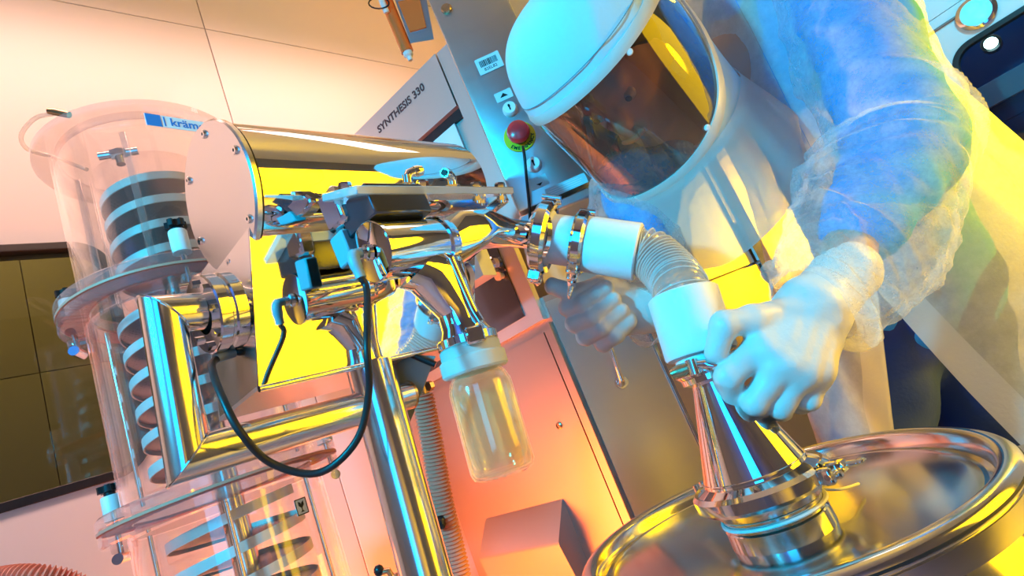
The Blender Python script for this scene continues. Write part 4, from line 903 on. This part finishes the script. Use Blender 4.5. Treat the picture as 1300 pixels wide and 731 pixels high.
# hood with visor
def hood_r(t, z):
    ax_, by = .122, (.142 if math.cos(t) > 0 else .150)
    ct, st_ = math.cos(t), math.sin(t); r = 1/((abs(st_)/ax_)**2.3+(abs(ct)/by)**2.3)**(1/2.3)
    if z > .0: r *= max(0., 1-(z/.182)**3.6)**(1/2.9)
    if z < -.13: r *= 1+.10*min(1, (-.13-z)/.10)
    return r
def hpt(t, z, k=1., off=0.): r = hood_r(t, z)*k+off; return hl(r*math.sin(t), r*math.cos(t), z)
TM = math.radians(122)
def lens(t, z):
    u = t/TM; zc = -.028+.062*u*u; return abs(u)**2.2+abs((z-zc)/.088)**2-1
nT, nZ = 260, 150; zs = np.concatenate([np.linspace(.1819, .16, 24), np.linspace(.16, -.135, nZ-24)[1:]]); nZ = len(zs)
hv, hfaces, vfaces = [], [], []
hf = fold_field(30, .3, .13, .005, 3, (.008, .02), (.03, .09), (.3, 1.2))
for z in zs:
    for j in range(nT):
        t = -math.pi+2*math.pi*j/nT; o = hf((.17-z)/.3, t % (2*math.pi)) if lens(t, z) > .25 else 0; hv.append(hpt(t, z, 1, o))
top = len(hv); hv.append(hl(0, 0, .1822))
for i in range(nZ-1):
    for j in range(nT):
        q = (i*nT+j, i*nT+(j+1) % nT, (i+1)*nT+(j+1) % nT, (i+1)*nT+j); t = -math.pi+2*math.pi*(j+.5)/nT; z = (zs[i]+zs[i+1])/2
        (vfaces if lens(t, z) < 0 else hfaces).append(q)
hfaces += [(top, (j+1) % nT, j) for j in range(nT)]
def used(vs_, fs_):
    ids = sorted({i for q in fs_ for i in q}); mp = {a: b for b, a in enumerate(ids)}; return [vs_[i] for i in ids], [tuple(mp[i] for i in q) for q in fs_]
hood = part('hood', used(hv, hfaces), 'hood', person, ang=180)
visor = part('visor', used(hv, vfaces), 'visor', person, ang=180)
def ribbon(k0, k1, off, n=220):
    v, f = [], []
    for i in range(n):
        a = 2*math.pi*i/n; ca, sa_ = math.cos(a), math.sin(a)
        for kk, oo in ((k0, .0005), (k0, off), ((k0+k1)/2, off+.0015), (k1, off*.7), (k1, .0005)):
            u = math.copysign(abs(ca)**(2/2.2), ca)*kk; t = u*TM; z = -.028+.062*min(u*u, 1.1)+sa_*.088*kk; v.append(hpt(t, z, 1, oo))
    for i in range(n):
        for j in range(4): f.append((i*5+j, i*5+j+1, ((i+1) % n)*5+j+1, ((i+1) % n)*5+j))
    return v, f
part('visor_frame', ribbon(.965, 1.14, .004), 'hoodframe', hood, ang=60)
part('hood_seam', tube([hpt(t, .098-.012*math.cos(t), 1, .0025) for t in np.linspace(-2.0, 2.0, 90)], .0007, 6), 'stitch', hood)
for a in (.35, 2.75, -1.2, 1.25, math.pi):
    u = math.copysign(abs(math.cos(a))**(2/2.2), math.cos(a))*.93; P = hpt(u*TM, -.028+.062*u*u+math.sin(a)*.088*.93, 1, .001); Pn = P-HC; Pn -= HU*(Pn @ HU)
    part('visor_rivet', solid([(.0045, 0), (.0045, .002), (.003, .0032)], 16), 'whitep', visor, frame(P, Pn))
# loose drape below the hood, hanging to the shoulders
v, f = [], []; nd = 46; dfold = fold_field(30, .2, .15, .007, 12, (.01, .022), (.05, .16), (1.1, 1.57))
for i in range(nd+1):
    k = i/nd; z = -.118-.125*k
    for j in range(nT):
        t = -math.pi+2*math.pi*j/nT; r = hood_r(t, z)+.003+dfold(k*.6, t % (2*math.pi))*min(1, k*2)+.004*k*math.sin(6*t)+.012*k
        P = hl(r*math.sin(t), r*math.cos(t), z); P = P-Z_*.02*k*k*max(0, math.cos(t-.4)); v.append(P)
for i in range(nd):
    for j in range(nT): f.append((i*nT+j, i*nT+(j+1) % nT, (i+1)*nT+(j+1) % nT, (i+1)*nT+j))
part('hood_drape', (v, f), 'drape', hood, ang=180)
# gloves
def glove(wrist, fingers, thumb, fr_, cuff, cr_, name='glove'):
    segs = []
    for jn in fingers:
        mc = jn[0]; segs.append((wrist, mc, .030, .0185))
        for a, b, ra, rb in zip(jn[:-1], jn[1:], fr_[:-1], fr_[1:]): segs.append((a, b, ra, rb))
    tr_ = [.020, .0155, .0135, .0120]
    for a, b, ra, rb in zip(thumb[:-1], thumb[1:], tr_[:-1], tr_[1:]): segs.append((a, b, ra, rb))
    palm = [s for s in segs if s[0] is wrist]; rest = [segs[i:i+3] for i in range(0, 0)]
    fp = caps_sdf(palm, .020); chains = []
    for jn in fingers: chains.append(caps_sdf([(a, b, ra, rb) for a, b, ra, rb in zip(jn[:-1], jn[1:], fr_[:-1], fr_[1:])], .004))
    chains.append(caps_sdf([(a, b, ra, rb) for a, b, ra, rb in zip(thumb[:-1], thumb[1:], tr_[:-1], tr_[1:])], .006))
    fcuff = caps_sdf([(wrist, cuff, .033, cr_)], .01)
    def fn(P):
        d = smin(fp(P), fcuff(P), .015); fd = None
        for c_ in chains:
            e = c_(P); fd = e if fd is None else smin(fd, e, .0025)
        d = smin(d, fd, .008)
        x, y, z = P[..., 0], P[..., 1], P[..., 2]
        return d+.0007*np.sin(x*95+5*np.sin(z*40)+2*np.sin(y*57))*np.sin(z*120+3*np.sin(x*61))
    al = np.array([p for s in segs for p in s[:2]]+[cuff]); return part(name, sdf_mesh(fn, al.min(0)-.05, al.max(0)+.05, .0022), 'glove', person, ang=180)
w3 = lambda L: [W(*p) for p in L]
gL = glove(W(1028, 398, .602), [w3(((968, 440, .566), (924, 478, .562), (934, 508, .582), (956, 508, .602))), w3(((990, 462, .556), (958, 510, .560), (962, 520, .588), (976, 503, .607))), w3(((1014, 470, .557), (990, 514, .562), (990, 520, .588), (1000, 503, .607))), w3(((1036, 468, .563), (1024, 505, .568), (1016, 510, .590), (1016, 497, .604)))],
    w3(((1000, 402, .588), (955, 406, .572), (919, 412, .566), (909, 447, .570))), [.0165, .0135, .0125, .0115], W(1075, 345, .625), .036)
gR = glove(W(822, 388, .805), [w3(((752, 370, .80), (722, 390, .775), (742, 384, .755), (768, 366, .757))), w3(((760, 386, .80), (730, 410, .775), (752, 401, .752), (778, 381, .757))), w3(((772, 400, .80), (744, 426, .775), (764, 415, .753), (788, 395, .758))), w3(((786, 411, .80), (766, 434, .778), (780, 425, .757), (798, 407, .762)))],
    w3(((800, 376, .79), (766, 362, .775), (730, 373, .768), (702, 363, .768))), [.0160, .0140, .0130, .0120], W(820, 345, .86), .036)
